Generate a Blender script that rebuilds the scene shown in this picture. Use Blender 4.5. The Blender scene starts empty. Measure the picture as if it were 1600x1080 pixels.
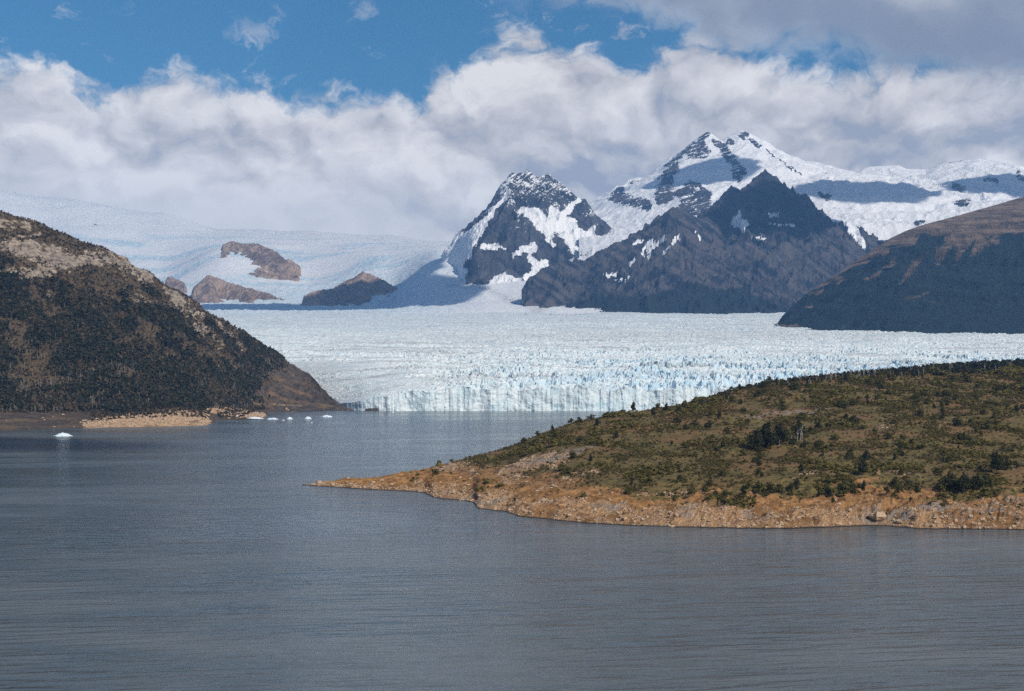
import bpy, math, random
import numpy as np
from mathutils import Vector

scene = bpy.context.scene
R = math.radians
F = 2198.0            # focal length in photo pixels (1600 wide)
CAMZ, HZ = 100.0, 579.0

# ------------------------------------------------------------------ camera
cam_d = bpy.data.cameras.new('camera')
cam = bpy.data.objects.new('camera', cam_d)
scene.collection.objects.link(cam)
scene.camera = cam
cam.location = (0, 0, CAMZ)
cam.rotation_euler = (R(90), 0, 0)
cam_d.sensor_width = 36.0
cam_d.lens = 36.0 * F / 1600.0
cam_d.shift_y = (HZ - 540.0) / 1600.0
cam_d.clip_start = 1.0
cam_d.clip_end = 200000.0

# ------------------------------------------------------------------ light
SUN_EL, SUN_AZ = R(39), R(139)          # azimuth clockwise from +Y (view direction)
SUN = Vector((math.sin(SUN_AZ) * math.cos(SUN_EL), math.cos(SUN_AZ) * math.cos(SUN_EL), math.sin(SUN_EL)))
sun_d = bpy.data.lights.new('sun', 'SUN')
sun_d.energy = 4.3
sun_d.angle = R(0.5)
sun_d.color = (1.0, 0.92, 0.80)
sun = bpy.data.objects.new('sun', sun_d)
scene.collection.objects.link(sun)
sun.rotation_euler = (-SUN).to_track_quat('-Z', 'Y').to_euler()
sun.location = (0, 0, 9000)

scene.view_settings.view_transform = 'Standard'
scene.view_settings.look = 'None'
scene.view_settings.exposure = 0.0
scene.view_settings.gamma = 1.0
cy = scene.cycles
cy.max_bounces = 6
cy.diffuse_bounces = 3
cy.glossy_bounces = 2
cy.transmission_bounces = 2
cy.volume_bounces = 0
cy.transparent_max_bounces = 12
cy.use_denoising = False
cy.use_adaptive_sampling = True
cy.adaptive_threshold = 0.01
cy.adaptive_min_samples = 16
cy.sample_clamp_indirect = 4.0


# ------------------------------------------------------------------ node helper
class NT:
    def __init__(self, tree):
        self.t = tree
        self.n = tree.nodes
        self.l = tree.links
        self.dim = '3D'

    def new(self, typ, **kw):
        nd = self.n.new(typ)
        for k, v in kw.items():
            setattr(nd, k, v)
        return nd

    def put(self, sock, v):
        if isinstance(v, bpy.types.NodeSocket):
            self.l.new(v, sock)
        elif v is not None:
            if sock.type == 'RGBA' and len(v) == 3:
                v = (v[0], v[1], v[2], 1)
            sock.default_value = v

    def m(self, op, a, b=None, c=None, clamp=False):
        nd = self.new('ShaderNodeMath', operation=op, use_clamp=clamp)
        for i, v in enumerate((a, b, c)):
            self.put(nd.inputs[i], v)
        return nd.outputs[0]

    def vm(self, op, a, b=None, scale=None):
        nd = self.new('ShaderNodeVectorMath', operation=op)
        self.put(nd.inputs[0], a)
        if b is not None:
            self.put(nd.inputs[1], b)
        if scale is not None:
            self.put(nd.inputs['Scale'], scale)
        return nd.outputs['Value'] if op in ('DOT_PRODUCT', 'LENGTH', 'DISTANCE') else nd.outputs[0]

    def mix(self, f, a, b):
        nd = self.new('ShaderNodeMix', data_type='RGBA')
        self.put(nd.inputs[0], f)
        self.put(nd.inputs[6], a)
        self.put(nd.inputs[7], b)
        return nd.outputs[2]

    def mul(self, f, a, b):
        nd = self.new('ShaderNodeMix', data_type='RGBA', blend_type='MULTIPLY')
        self.put(nd.inputs[0], f)
        self.put(nd.inputs[6], a)
        self.put(nd.inputs[7], b)
        return nd.outputs[2]

    def ss(self, x, lo, hi, a=0.0, b=1.0):
        nd = self.new('ShaderNodeMapRange', interpolation_type='SMOOTHSTEP')
        self.put(nd.inputs[0], x)
        for i, v in enumerate((lo, hi, a, b)):
            self.put(nd.inputs[1 + i], v)
        return nd.outputs[0]

    def lin(self, x, lo, hi, a=0.0, b=1.0):
        nd = self.new('ShaderNodeMapRange')
        self.put(nd.inputs[0], x)
        for i, v in enumerate((lo, hi, a, b)):
            self.put(nd.inputs[1 + i], v)
        return nd.outputs[0]

    def noise(self, vec, scale, detail=4, rough=0.5, dist=0.0, typ='FBM', col=False, lac=2.0):
        nd = self.new('ShaderNodeTexNoise', noise_type=typ, noise_dimensions=self.dim)
        self.put(nd.inputs['Vector'], vec)
        nd.inputs['Scale'].default_value = scale
        nd.inputs['Detail'].default_value = detail
        nd.inputs['Roughness'].default_value = rough
        nd.inputs['Lacunarity'].default_value = lac
        nd.inputs['Distortion'].default_value = dist
        return nd.outputs['Color'] if col else nd.outputs['Fac']

    def voro(self, vec, scale, feature='F1', smooth=0.5, detail=0, rough=0.5):
        nd = self.new('ShaderNodeTexVoronoi', feature=feature, voronoi_dimensions=self.dim)
        self.put(nd.inputs['Vector'], vec)
        nd.inputs['Scale'].default_value = scale
        nd.inputs['Detail'].default_value = detail
        nd.inputs['Roughness'].default_value = rough
        if feature == 'SMOOTH_F1':
            nd.inputs['Smoothness'].default_value = smooth
        return nd.outputs['Distance']

    def attr(self, name, typ='GEOMETRY'):
        nd = self.new('ShaderNodeAttribute', attribute_name=name, attribute_type=typ)
        return nd.outputs['Fac']

    def pos(self, sx=1, sy=1, sz=1):
        g = self.new('ShaderNodeNewGeometry').outputs['Position']
        if (sx, sy, sz) != (1, 1, 1):
            g = self.vm('MULTIPLY', g, (sx, sy, sz))
        return g

    def nz(self):
        g = self.new('ShaderNodeNewGeometry').outputs['True Normal']
        s = self.new('ShaderNodeSeparateXYZ')
        self.l.new(g, s.inputs[0])
        return s.outputs[2]

    def bump(self, h, strength=0.5, dist=1.0):
        nd = self.new('ShaderNodeBump')
        nd.inputs['Strength'].default_value = strength
        nd.inputs['Distance'].default_value = dist
        self.put(nd.inputs['Height'], h)
        return nd.outputs[0]


# ------------------------------------------------------------------ world: sky and cloud bank
def build_world():
    world = bpy.data.worlds.new('World')
    scene.world = world
    world.use_nodes = True
    world.cycles.sampling_method = 'MANUAL'
    world.cycles.sample_map_resolution = 256
    t = NT(world.node_tree)
    t.dim = '2D'
    for nd in list(t.n):
        t.n.remove(nd)
    out = t.new('ShaderNodeOutputWorld')
    sky = t.new('ShaderNodeTexSky', sky_type='NISHITA', sun_disc=False)
    sky.sun_elevation = SUN_EL
    sky.sun_rotation = SUN_AZ
    sky.altitude = 300
    sky.air_density = 1.0
    sky.dust_density = 0.4
    sky.ozone_density = 2.5
    D = t.vm('NORMALIZE', t.new('ShaderNodeTexCoord').outputs['Generated'])
    sp = t.new('ShaderNodeSeparateXYZ')
    t.l.new(D, sp.inputs[0])
    az = t.m('ARCTAN2', sp.outputs[0], sp.outputs[1])
    el = t.m('ARCSINE', sp.outputs[2])
    # upper edge of the cloud bank against azimuth
    prof = [(0, 92), (100, 98), (200, 122), (300, 140), (380, 135), (450, 118), (520, 106), (600, 108), (660, 124), (700, 100),
            (750, 70), (800, 30), (860, 18), (920, 32), (970, 54), (1010, 46), (1060, 30), (1110, 48), (1180, 72), (1260, 84),
            (1330, 88), (1430, 84), (1520, 80), (1600, 72)]
    AZ0, AZ1, ELS = -0.42, 0.42, 0.40
    fc = t.new('ShaderNodeFloatCurve')
    cv = fc.mapping.curves[0]
    pts = [(0.0, 0.235 / ELS), (0.06, 0.225 / ELS)]
    for px, py in prof:
        a = math.atan((px - 800) / F)
        e = math.atan((HZ - py) / F * math.cos(a))
        pts.append(((a - AZ0) / (AZ1 - AZ0), e / ELS))
    pts += [(0.96, 0.225 / ELS), (1.0, 0.235 / ELS)]
    cv.points[0].location = pts[0]
    cv.points[1].location = pts[-1]
    for p in pts[1:-1]:
        cv.points.new(*p)
    fc.mapping.update()
    t.put(fc.inputs['Value'], t.lin(az, AZ0, AZ1))
    eltop = t.m('MULTIPLY_ADD', fc.outputs[0], ELS, 0.005)

    # texture space: direction, a little stretched sideways, twisted by turbulence
    den = t.m('DIVIDE', 2.0, t.m('MAXIMUM', t.m('ADD', 1.0, sp.outputs[1]), 0.05))
    cxy = t.new('ShaderNodeCombineXYZ')
    t.put(cxy.inputs[0], t.m('MULTIPLY', sp.outputs[0], den))
    t.put(cxy.inputs[1], t.m('MULTIPLY', sp.outputs[2], t.m('MULTIPLY', den, 1.3)))
    P = cxy.outputs[0]                                     # the sky dome laid flat around the view direction
    warp = t.noise(P, 9, 4, 0.55, col=True)
    warp2 = t.noise(P, 42, 4, 0.6, col=True)
    W = t.vm('ADD', P, t.vm('SCALE', t.vm('SUBTRACT', warp, (0.5, 0.5, 0.5)), scale=0.055))
    W = t.vm('ADD', W, t.vm('SCALE', t.vm('SUBTRACT', warp2, (0.5, 0.5, 0.5)), scale=0.016))

    def height(v):
        f1 = t.noise(v, 5.6, 8, 0.56)
        p1 = t.voro(v, 10, 'F1', 0.35, 2.0, 0.5)
        return t.m('ADD', t.m('MULTIPLY', t.m('SUBTRACT', f1, 0.5), 0.95), t.m('MULTIPLY', t.m('SUBTRACT', 0.40, p1), 0.60))

    H = height(W)                                          # about -0.4 .. 0.4
    L = Vector((SUN.x * 0.45, SUN.z, 0.0)).normalized() * 0.018
    H2 = height(t.vm('ADD', W, tuple(L)))
    relief = t.m('SUBTRACT', H, H2)                        # > 0 : faces the light
    big = t.m('SUBTRACT', t.noise(P, 4.2, 3, 0.5), 0.5)
    fine = t.m('SUBTRACT', t.noise(W, 48, 6, 0.62), 0.5)
    wisp = t.noise(W, 24, 7, 0.62)

    depth = t.m('SUBTRACT', eltop, el)                     # radians below the edge
    e1 = t.m('ADD', t.m('MULTIPLY', depth, 30.0), t.m('ADD', t.m('MULTIPLY', H, 1.7), t.m('MULTIPLY', fine, 1.3)))
    a1 = t.ss(e1, -0.25, 0.45)
    # thin wisps in the blue above the bank
    wm = t.m('MULTIPLY', t.ss(wisp, 0.60, 0.74), t.m('MULTIPLY', t.ss(depth, -0.06, -0.003), 0.6))
    a1 = t.m('MAXIMUM', a1, wm)

    # high grey deck entering from the upper right
    low = t.m('ADD', 0.226, t.m('MULTIPLY', t.m('SUBTRACT', az, 0.10), -0.19))
    deckm = t.m('ADD', t.m('MULTIPLY', t.m('SUBTRACT', el, low), 30.0), t.m('ADD', t.m('MULTIPLY', H, 1.4), t.m('MULTIPLY', fine, 1.0)))
    a2 = t.m('MULTIPLY', t.ss(deckm, -0.3, 0.7), t.ss(az, -0.03, 0.07))
    # overhead the deck breaks up into scattered cloud
    a2 = t.m('MULTIPLY', a2, t.m('SUBTRACT', 1.0, t.m('MULTIPLY', t.ss(el, 0.32, 0.55), t.ss(big, 0.12, -0.04))))

    # brightness of the cloud
    lit = t.m('ADD', 0.575, t.m('MULTIPLY', relief, 1.15))
    lit = t.m('ADD', lit, t.m('MULTIPLY', H, 0.12))
    heads = t.ss(t.m('ADD', H, t.m('MULTIPLY', fine, 0.12)), -0.02, 0.05)     # nearer heads stand out against the bank
    heads = t.m('MULTIPLY', heads, t.ss(depth, 0.015, 0.05))
    lit = t.m('SUBTRACT', lit, t.m('MULTIPLY', heads, 0.10))
    lit = t.m('ADD', lit, t.m('MULTIPLY', big, 0.42))
    lit = t.m('ADD', lit, t.ss(depth, 0.06, 0.0, 0.0, 0.08))         # the top of the bank catches the sun
    m1 = t.noise(W, 19, 5, 0.58)
    m2 = t.noise(t.vm('ADD', W, tuple(L * 0.5)), 19, 5, 0.58)
    lit = t.m('ADD', lit, t.m('MULTIPLY', t.m('SUBTRACT', m1, m2), 0.6))
    lit = t.m('ADD', lit, t.m('MULTIPLY', fine, 0.14))
    # shaded, denser cloud over the mountains
    shade = t.m('MULTIPLY', t.ss(az, -0.06, 0.05), t.ss(el, 0.20, 0.12))
    lit = t.m('SUBTRACT', lit, t.m('MULTIPLY', shade, 0.14))
    lit = t.m('MINIMUM', t.m('MAXIMUM', lit, 0.22), 0.82)
    ramp = t.new('ShaderNodeValToRGB')
    cr = ramp.color_ramp
    cr.elements[0].position = 0.22
    cr.elements[0].color = (0.33, 0.345, 0.395, 1)
    cr.elements[1].position = 0.80
    cr.elements[1].color = (0.80, 0.775, 0.75, 1)
    e = cr.elements.new(0.42)
    e.color = (0.50, 0.488, 0.49, 1)
    e = cr.elements.new(0.58)
    e.color = (0.63, 0.61, 0.605, 1)
    t.put(ramp.inputs[0], lit)
    # the mist that lies in the bottom of the bank
    mist = t.m('MULTIPLY', t.ss(el, 0.16, 0.095), t.ss(az, 0.02, -0.12))
    c1 = t.mix(t.m('MULTIPLY', mist, 0.75), ramp.outputs[0], (0.70, 0.69, 0.68))
    c1 = t.vm('SCALE', c1, scale=t.ss(el, 0.22, 0.09, 1.0, 1.30))
    lit2 = t.m('ADD', t.m('MULTIPLY', relief, 0.8), t.m('ADD', t.m('MULTIPLY', big, 1.4), 0.45))
    c2 = t.mix(t.ss(lit2, 0.15, 0.9), (0.22, 0.255, 0.32), (0.50, 0.50, 0.53))
    skyc = t.mul(1.0, sky.outputs[0], SKY_TINT)
    bg = t.new('ShaderNodeBackground')
    t.put(bg.inputs[0], skyc)
    bg.inputs[1].default_value = SKY_STR
    cb = t.new('ShaderNodeBackground')
    ccol = t.mix(a2, c1, c2)
    t.put(cb.inputs[0], ccol)
    cb.inputs[1].default_value = 1.36
    alpha = t.m('MAXIMUM', a1, a2)
    mx = t.new('ShaderNodeMixShader')
    t.put(mx.inputs[0], alpha)
    t.l.new(bg.outputs[0], mx.inputs[1])
    t.l.new(cb.outputs[0], mx.inputs[2])
    t.l.new(mx.outputs[0], out.inputs[0])


SKY_TINT = (0.36, 0.80, 1.0)
SKY_STR = 0.085
build_world()


# ------------------------------------------------------------------ numpy noise
def perlin(x, y, seed=0):
    rng = np.random.RandomState(seed)
    perm = rng.permutation(256)
    perm = np.concatenate([perm, perm])
    ang = rng.rand(256) * 2 * np.pi
    gx, gy = np.cos(ang), np.sin(ang)
    xi = np.floor(x).astype(np.int64)
    yi = np.floor(y).astype(np.int64)
    xf, yf = x - xi, y - yi
    xi &= 255
    yi &= 255
    u = xf * xf * xf * (xf * (xf * 6 - 15) + 10)
    v = yf * yf * yf * (yf * (yf * 6 - 15) + 10)

    def g(ix, iy, dx, dy):
        h = perm[(perm[ix & 255] + iy) & 255]
        return gx[h] * dx + gy[h] * dy
    n00 = g(xi, yi, xf, yf)
    n10 = g(xi + 1, yi, xf - 1, yf)
    n01 = g(xi, yi + 1, xf, yf - 1)
    n11 = g(xi + 1, yi + 1, xf - 1, yf - 1)
    a = n00 + u * (n10 - n00)
    b = n01 + u * (n11 - n01)
    return (a + v * (b - a)) * 1.5


def fbm(x, y, octv=5, gain=0.5, seed=0):
    s, a, f = 0.0, 1.0, 1.0
    tot = 0.0
    for i in range(octv):
        s = s + a * perlin(x * f + 17.3 * i, y * f - 9.1 * i, seed + i)
        tot += a
        a *= gain
        f *= 2.03
    return s / tot


def ridged(x, y, octv=5, gain=0.5, seed=0):
    s, a, f, tot = 0.0, 1.0, 1.0, 0.0
    for i in range(octv):
        n = 1.0 - np.abs(perlin(x * f + 11.7 * i, y * f + 5.3 * i, seed + i)) * 1.6
        s = s + a * n * n
        tot += a
        a *= gain
        f *= 2.05
    return s / tot


def worley(x, y, seed=0):
    """distance to nearest, second nearest, and the nearest cell's random values"""
    rng = np.random.RandomState(seed)
    T = rng.rand(64, 64, 4)
    xi = np.floor(x).astype(np.int64)
    yi = np.floor(y).astype(np.int64)
    f1 = np.full(x.shape, 9.0)
    f2 = np.full(x.shape, 9.0)
    r = np.zeros(x.shape)
    dxb = np.zeros(x.shape)
    dyb = np.zeros(x.shape)
    for ox in (-1, 0, 1):
        for oy in (-1, 0, 1):
            c = T[(xi + ox) & 63, (yi + oy) & 63]
            dx = xi + ox + c[..., 0] - x
            dy = yi + oy + c[..., 1] - y
            d = np.sqrt(dx * dx + dy * dy)
            near = d < f1
            f2 = np.where(near, f1, np.minimum(f2, d))
            r = np.where(near, c[..., 2], r)
            dxb = np.where(near, dx * (c[..., 3] - 0.5), dxb)
            dyb = np.where(near, dy * (c[..., 2] - 0.5), dyb)
            f1 = np.where(near, d, f1)
    return f1, f2, r, dxb + dyb


def sst(x, a, b):
    t = np.clip((x - a) / (b - a), 0, 1)
    return t * t * (3 - 2 * t)


def tab(px, pts):
    a = np.array(pts, dtype=float)
    return np.interp(px, a[:, 0], a[:, 1])


def smooth_tab(px, pts, w=12.0):
    return (tab(px - w, pts) + 2 * tab(px, pts) + tab(px + w, pts) + tab(px - w / 2, pts) * 2 + tab(px + w / 2, pts) * 2) / 8


def zof(py, Y):
    return CAMZ + (HZ - py) * Y / F


def pyof(z, Y):
    return HZ - (z - CAMZ) * F / Y


def world(px, py, Y):
    return Vector(((px - 800) / F * Y, Y, CAMZ + (HZ - py) * Y / F))


def stroke(px, py, pts, soft=0.5):
    """1 inside a stroke of varying width given as (px, py, half width)"""
    out = np.zeros(px.shape)
    for (x0, y0, w0), (x1, y1, w1) in zip(pts[:-1], pts[1:]):
        dx, dy = x1 - x0, y1 - y0
        L2 = dx * dx + dy * dy + 1e-9
        t = np.clip(((px - x0) * dx + (py - y0) * dy) / L2, 0, 1)
        d = np.hypot(px - x0 - t * dx, py - y0 - t * dy)
        w = w0 + t * (w1 - w0)
        out = np.maximum(out, 1 - sst(d / np.maximum(w, 0.1), 1 - soft, 1 + soft))
    return out


def wob(px, py, amp, size, seed):
    """ragged outlines for patches given by strokes"""
    return (px + amp * fbm(px / size, py / size * 1.5, 5, 0.62, seed), py + 0.8 * amp * fbm(px / size + 40, py / size * 1.5, 5, 0.62, seed + 7))


# ------------------------------------------------------------------ mesh helpers
def finish(name, me, mat, label=None, cat=None, group=None, kind=None, parent=None):
    ob = bpy.data.objects.new(name, me)
    scene.collection.objects.link(ob)
    if mat and not me.materials:
        me.materials.append(mat)
    if parent:
        ob.parent = parent
    tag(ob, label, cat, group, kind)
    return ob


def tag(ob, label=None, cat=None, group=None, kind=None):
    for k, v in (('label', label), ('category', cat), ('group', group), ('kind', kind)):
        if v:
            ob[k] = v


def grid_mesh(name, X, Y, Z, attrs=None, smooth=True, keep=None):
    nr, nc = X.shape
    co = np.stack([X, Y, Z], -1).reshape(-1, 3).astype(np.float32)
    idx = np.arange(nr * nc).reshape(nr, nc)
    q = np.stack([idx[:-1, :-1], idx[:-1, 1:], idx[1:, 1:], idx[1:, :-1]], -1).reshape(-1, 4)
    if keep is not None:
        kq = (keep[:-1, :-1] | keep[:-1, 1:] | keep[1:, 1:] | keep[1:, :-1]).reshape(-1)
        q = q[kq]
    me = bpy.data.meshes.new(name)
    me.vertices.add(len(co))
    me.vertices.foreach_set('co', co.ravel())
    me.loops.add(q.size)
    me.loops.foreach_set('vertex_index', q.ravel().astype(np.int32))
    me.polygons.add(len(q))
    me.polygons.foreach_set('loop_start', np.arange(0, q.size, 4, dtype=np.int32))
    me.polygons.foreach_set('use_smooth', np.full(len(q), smooth, dtype=bool))
    for k, v in (attrs or {}).items():
        a = me.attributes.new(k, 'FLOAT', 'POINT')
        a.data.foreach_set('value', np.asarray(v, dtype=np.float32).ravel())
    me.update()
    me.validate()
    return me


def poly_mesh(name, verts, faces, smooth=False):
    me = bpy.data.meshes.new(name)
    me.from_pydata([tuple(v) for v in verts], [], faces)
    if smooth:
        me.polygons.foreach_set('use_smooth', np.ones(len(me.polygons), dtype=bool))
    me.update()
    return me


class Polar:
    """height grid on rays (px columns) and depths (rows)"""
    def __init__(self, pxs, Y, Z):
        self.pxs, self.Y, self.Z = pxs, Y, Z

    def column(self, px):
        f = np.clip(np.interp(px, self.pxs, np.arange(len(self.pxs))), 0, len(self.pxs) - 1.001)
        i = int(f)
        w = f - i
        return self.Y[:, i] * (1 - w) + self.Y[:, i + 1] * w, self.Z[:, i] * (1 - w) + self.Z[:, i + 1] * w

    def z(self, px, Y):
        y, z = self.column(px)
        return float(np.interp(Y, y, z))

    def hit(self, px, py):
        y, z = self.column(px)
        p = pyof(z, y)
        k = np.where((p <= py) & (z > 0.05))[0]
        if len(k) == 0:
            k = [int(np.argmin(p))]
        k = k[0]
        return Vector(((px - 800) / F * y[k], y[k], z[k]))


# ------------------------------------------------------------------ materials
def new_mat(name):
    m = bpy.data.materials.new(name)
    m.use_nodes = True
    t = NT(m.node_tree)
    b = t.n['Principled BSDF']
    b.inputs['Roughness'].default_value = 0.9
    b.inputs['Specular IOR Level'].default_value = 0.15
    return m, t, b


def mat_water():
    m, t, b = new_mat('lake_water')
    p = t.pos()
    # long wave trains seen across the wind, short chop, and gust patches
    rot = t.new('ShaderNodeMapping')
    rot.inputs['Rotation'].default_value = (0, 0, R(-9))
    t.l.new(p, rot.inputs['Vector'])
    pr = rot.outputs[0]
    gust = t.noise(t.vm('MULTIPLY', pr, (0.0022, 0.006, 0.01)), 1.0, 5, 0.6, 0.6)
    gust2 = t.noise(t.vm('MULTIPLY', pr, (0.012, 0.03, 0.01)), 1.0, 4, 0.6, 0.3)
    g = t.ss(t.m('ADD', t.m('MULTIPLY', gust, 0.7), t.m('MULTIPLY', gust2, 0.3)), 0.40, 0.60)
    w1 = t.noise(t.vm('MULTIPLY', pr, (0.030, 0.17, 0.1)), 1.0, 2, 0.5, 0.5)
    w2 = t.noise(t.vm('MULTIPLY', pr, (0.22, 0.75, 0.3)), 1.0, 3, 0.6, 0.3)
    w3 = t.noise(t.vm('MULTIPLY', pr, (0.8, 1.9, 1)), 1.0, 2, 0.6)
    h = t.m('ADD', t.m('MULTIPLY', w1, 2.2), t.m('ADD', t.m('MULTIPLY', w2, 0.36), t.m('MULTIPLY', w3, 0.07)))
    h = t.m('MULTIPLY', h, t.lin(g, 0, 1, 0.35, 1.25))
    t.put(b.inputs['Normal'], t.bump(h, 1.0, 1.0))
    col = t.mix(g, (0.062, 0.082, 0.088), (0.132, 0.152, 0.162))  # paler gusts: sky reflection painted into the base colour, plus some glacial flour
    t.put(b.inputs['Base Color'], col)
    t.put(b.inputs['Roughness'], t.lin(g, 0, 1, 0.14, 0.2))
    b.inputs['IOR'].default_value = 1.33
    b.inputs['Specular IOR Level'].default_value = 0.32
    return m


def mat_ice():
    m, t, b = new_mat('glacier_ice')
    p = t.pos()
    nz = t.nz()
    dirt = t.attr('dirt')
    fresh = t.attr('fresh')
    n1 = t.noise(t.pos(0.02, 0.012, 0.02), 1.0, 6, 0.6)
    n2 = t.noise(t.pos(0.16, 0.16, 0.05), 1.0, 4, 0.6)
    # steep, freshly broken faces are clear blue ice, weathered tops are white
    steep = t.ss(t.m('ADD', nz, t.m('MULTIPLY', t.m('SUBTRACT', n2, 0.5), 0.7)), 0.75, 0.25)
    blue = t.m('MULTIPLY', steep, t.m('ADD', t.m('MULTIPLY', fresh, 0.52), 0.12))
    c = t.mix(t.ss(n1, 0.35, 0.7), (0.76, 0.80, 0.80), (0.60, 0.70, 0.73))
    c = t.mix(blue, c, (0.34, 0.60, 0.77))
    d = t.m('MULTIPLY', dirt, t.ss(n2, 0.34, 0.62))
    c = t.mix(d, c, (0.27, 0.26, 0.255))
    t.put(b.inputs['Base Color'], c)
    b.inputs['Roughness'].default_value = 0.55
    b.inputs['Specular IOR Level'].default_value = 0.25
    t.put(b.inputs['Normal'], t.bump(t.noise(t.pos(0.35, 0.35, 0.12), 1.0, 4, 0.65), 0.6, 2.0))
    return m


def mat_snow():
    m, t, b = new_mat('icefield_snow')
    blue = t.attr('blue')
    n = t.noise(t.pos(0.010, 0.004, 0.01), 1.0, 6, 0.65)
    n2 = t.noise(t.pos(0.03, 0.012, 0.03), 1.0, 5, 0.7)
    c = t.mix(t.ss(n, 0.3, 0.7), (0.88, 0.88, 0.89), (0.80, 0.83, 0.86))
    c = t.mix(t.m('MULTIPLY', blue, t.ss(n2, 0.34, 0.60)), c, (0.46, 0.66, 0.77))
    dirt = t.attr('dirt')
    c = t.mix(t.m('MULTIPLY', dirt, t.ss(n2, 0.35, 0.6)), c, (0.33, 0.31, 0.30))
    t.put(b.inputs['Base Color'], c)
    b.inputs['Roughness'].default_value = 0.7
    t.put(b.inputs['Normal'], t.bump(t.noise(t.pos(0.03, 0.02, 0.03), 1.0, 6, 0.65), 0.7, 14.0))
    return m


def mat_rock(name, dark, light, forest=(0.014, 0.021, 0.024), snowc=(0.84, 0.85, 0.87), scale=0.01, strata=0.03, tilt=0.0):
    m, t, b = new_mat(name)
    snow, veg = t.attr('snow'), t.attr('veg')
    mp = t.new('ShaderNodeMapping')
    mp.inputs['Rotation'].default_value = (0, R(tilt), 0)
    t.l.new(t.pos(), mp.inputs['Vector'])
    n1 = t.noise(t.pos(scale, scale, scale), 1.0, 8, 0.64)
    n2 = t.noise(t.vm('MULTIPLY', mp.outputs[0], (strata * 0.12, strata * 0.12, strata)), 1.0, 6, 0.68, 0.5)
    n3 = t.noise(t.pos(scale * 7, scale * 7, scale * 7), 1.0, 6, 0.72)
    f = t.m('ADD', t.m('MULTIPLY', n1, 0.36), t.m('ADD', t.m('MULTIPLY', n2, 0.34), t.m('MULTIPLY', n3, 0.3)))
    f = t.m('ADD', f, t.m('MULTIPLY', t.attr('streak'), 0.34))
    c = t.mix(t.ss(f, 0.38, 0.62), dark, light)
    vn = t.ss(t.m('ADD', veg, t.m('MULTIPLY', t.m('SUBTRACT', n3, 0.5), 1.5)), 0.40, 0.60)
    fc = t.mix(t.ss(n3, 0.3, 0.7), forest, tuple(2.0 * v for v in forest))
    c = t.mix(vn, c, fc)
    sn = t.ss(t.m('ADD', snow, t.m('MULTIPLY', t.m('SUBTRACT', t.m('ADD', t.m('MULTIPLY', n3, 0.6), t.m('MULTIPLY', n2, 0.4)), 0.5), 2.2)), 0.44, 0.56)
    c = t.mix(sn, c, snowc)
    t.put(b.inputs['Base Color'], c)
    h = t.m('ADD', t.m('MULTIPLY', n3, 0.6), t.m('MULTIPLY', n2, 0.6))
    rb = t.m('MULTIPLY', h, t.m('SUBTRACT', 1.0, t.m('MULTIPLY', sn, 0.8)))
    t.put(b.inputs['Normal'], t.bump(rb, 0.9, 0.35 / scale * 0.6))
    return m


def mat_hillside():
    """left hill and its shore"""
    m, t, b = new_mat('hillside_ground')
    rock, veg, shore, morn = t.attr('rock'), t.attr('veg'), t.attr('shore'), t.attr('moraine')
    n1 = t.noise(t.pos(0.012, 0.012, 0.012), 1.0, 7, 0.62)
    n2 = t.noise(t.pos(0.05, 0.05, 0.13), 1.0, 6, 0.65, 0.4)
    n3 = t.noise(t.pos(0.25, 0.25, 0.3), 1.0, 4, 0.65)
    soil = t.mix(t.ss(n2, 0.35, 0.65), (0.055, 0.042, 0.030), (0.125, 0.088, 0.050))
    green = t.mix(n3, (0.028, 0.034, 0.026), (0.055, 0.058, 0.034))
    c = t.mix(t.ss(t.m('ADD', veg, t.m('MULTIPLY', t.m('SUBTRACT', n2, 0.5), 1.2)), 0.40, 0.62), soil, green)
    mor = t.mix(t.ss(n3, 0.42, 0.68), (0.070, 0.060, 0.055), (0.20, 0.155, 0.115))
    mor = t.mul(t.ss(n2, 0.35, 0.65), mor, (0.52, 0.50, 0.50))
    mor = t.mix(t.ss(n1, 0.50, 0.66), mor, t.mix(n3, (0.12, 0.080, 0.048), (0.24, 0.160, 0.095)))
    c = t.mix(morn, c, mor)
    rk = t.mix(t.ss(n2, 0.34, 0.64), (0.13, 0.105, 0.090), (0.39, 0.32, 0.25))
    rm = t.ss(t.m('ADD', rock, t.m('MULTIPLY', t.m('SUBTRACT', n2, 0.5), 1.6)), 0.42, 0.60)
    c = t.mix(rm, c, rk)
    sh = t.mix(t.ss(n2, 0.34, 0.62), (0.27, 0.165, 0.085), (0.52, 0.36, 0.22))
    sm = t.ss(t.m('ADD', shore, t.m('MULTIPLY', t.m('SUBTRACT', n3, 0.5), 0.9)), 0.40, 0.60)
    c = t.mix(sm, c, sh)
    t.put(b.inputs['Base Color'], c)
    t.put(b.inputs['Normal'], t.bump(t.m('ADD', t.m('MULTIPLY', n2, 5.0), t.m('MULTIPLY', n3, 1.2)), 0.9, 1.0))
    return m


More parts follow.
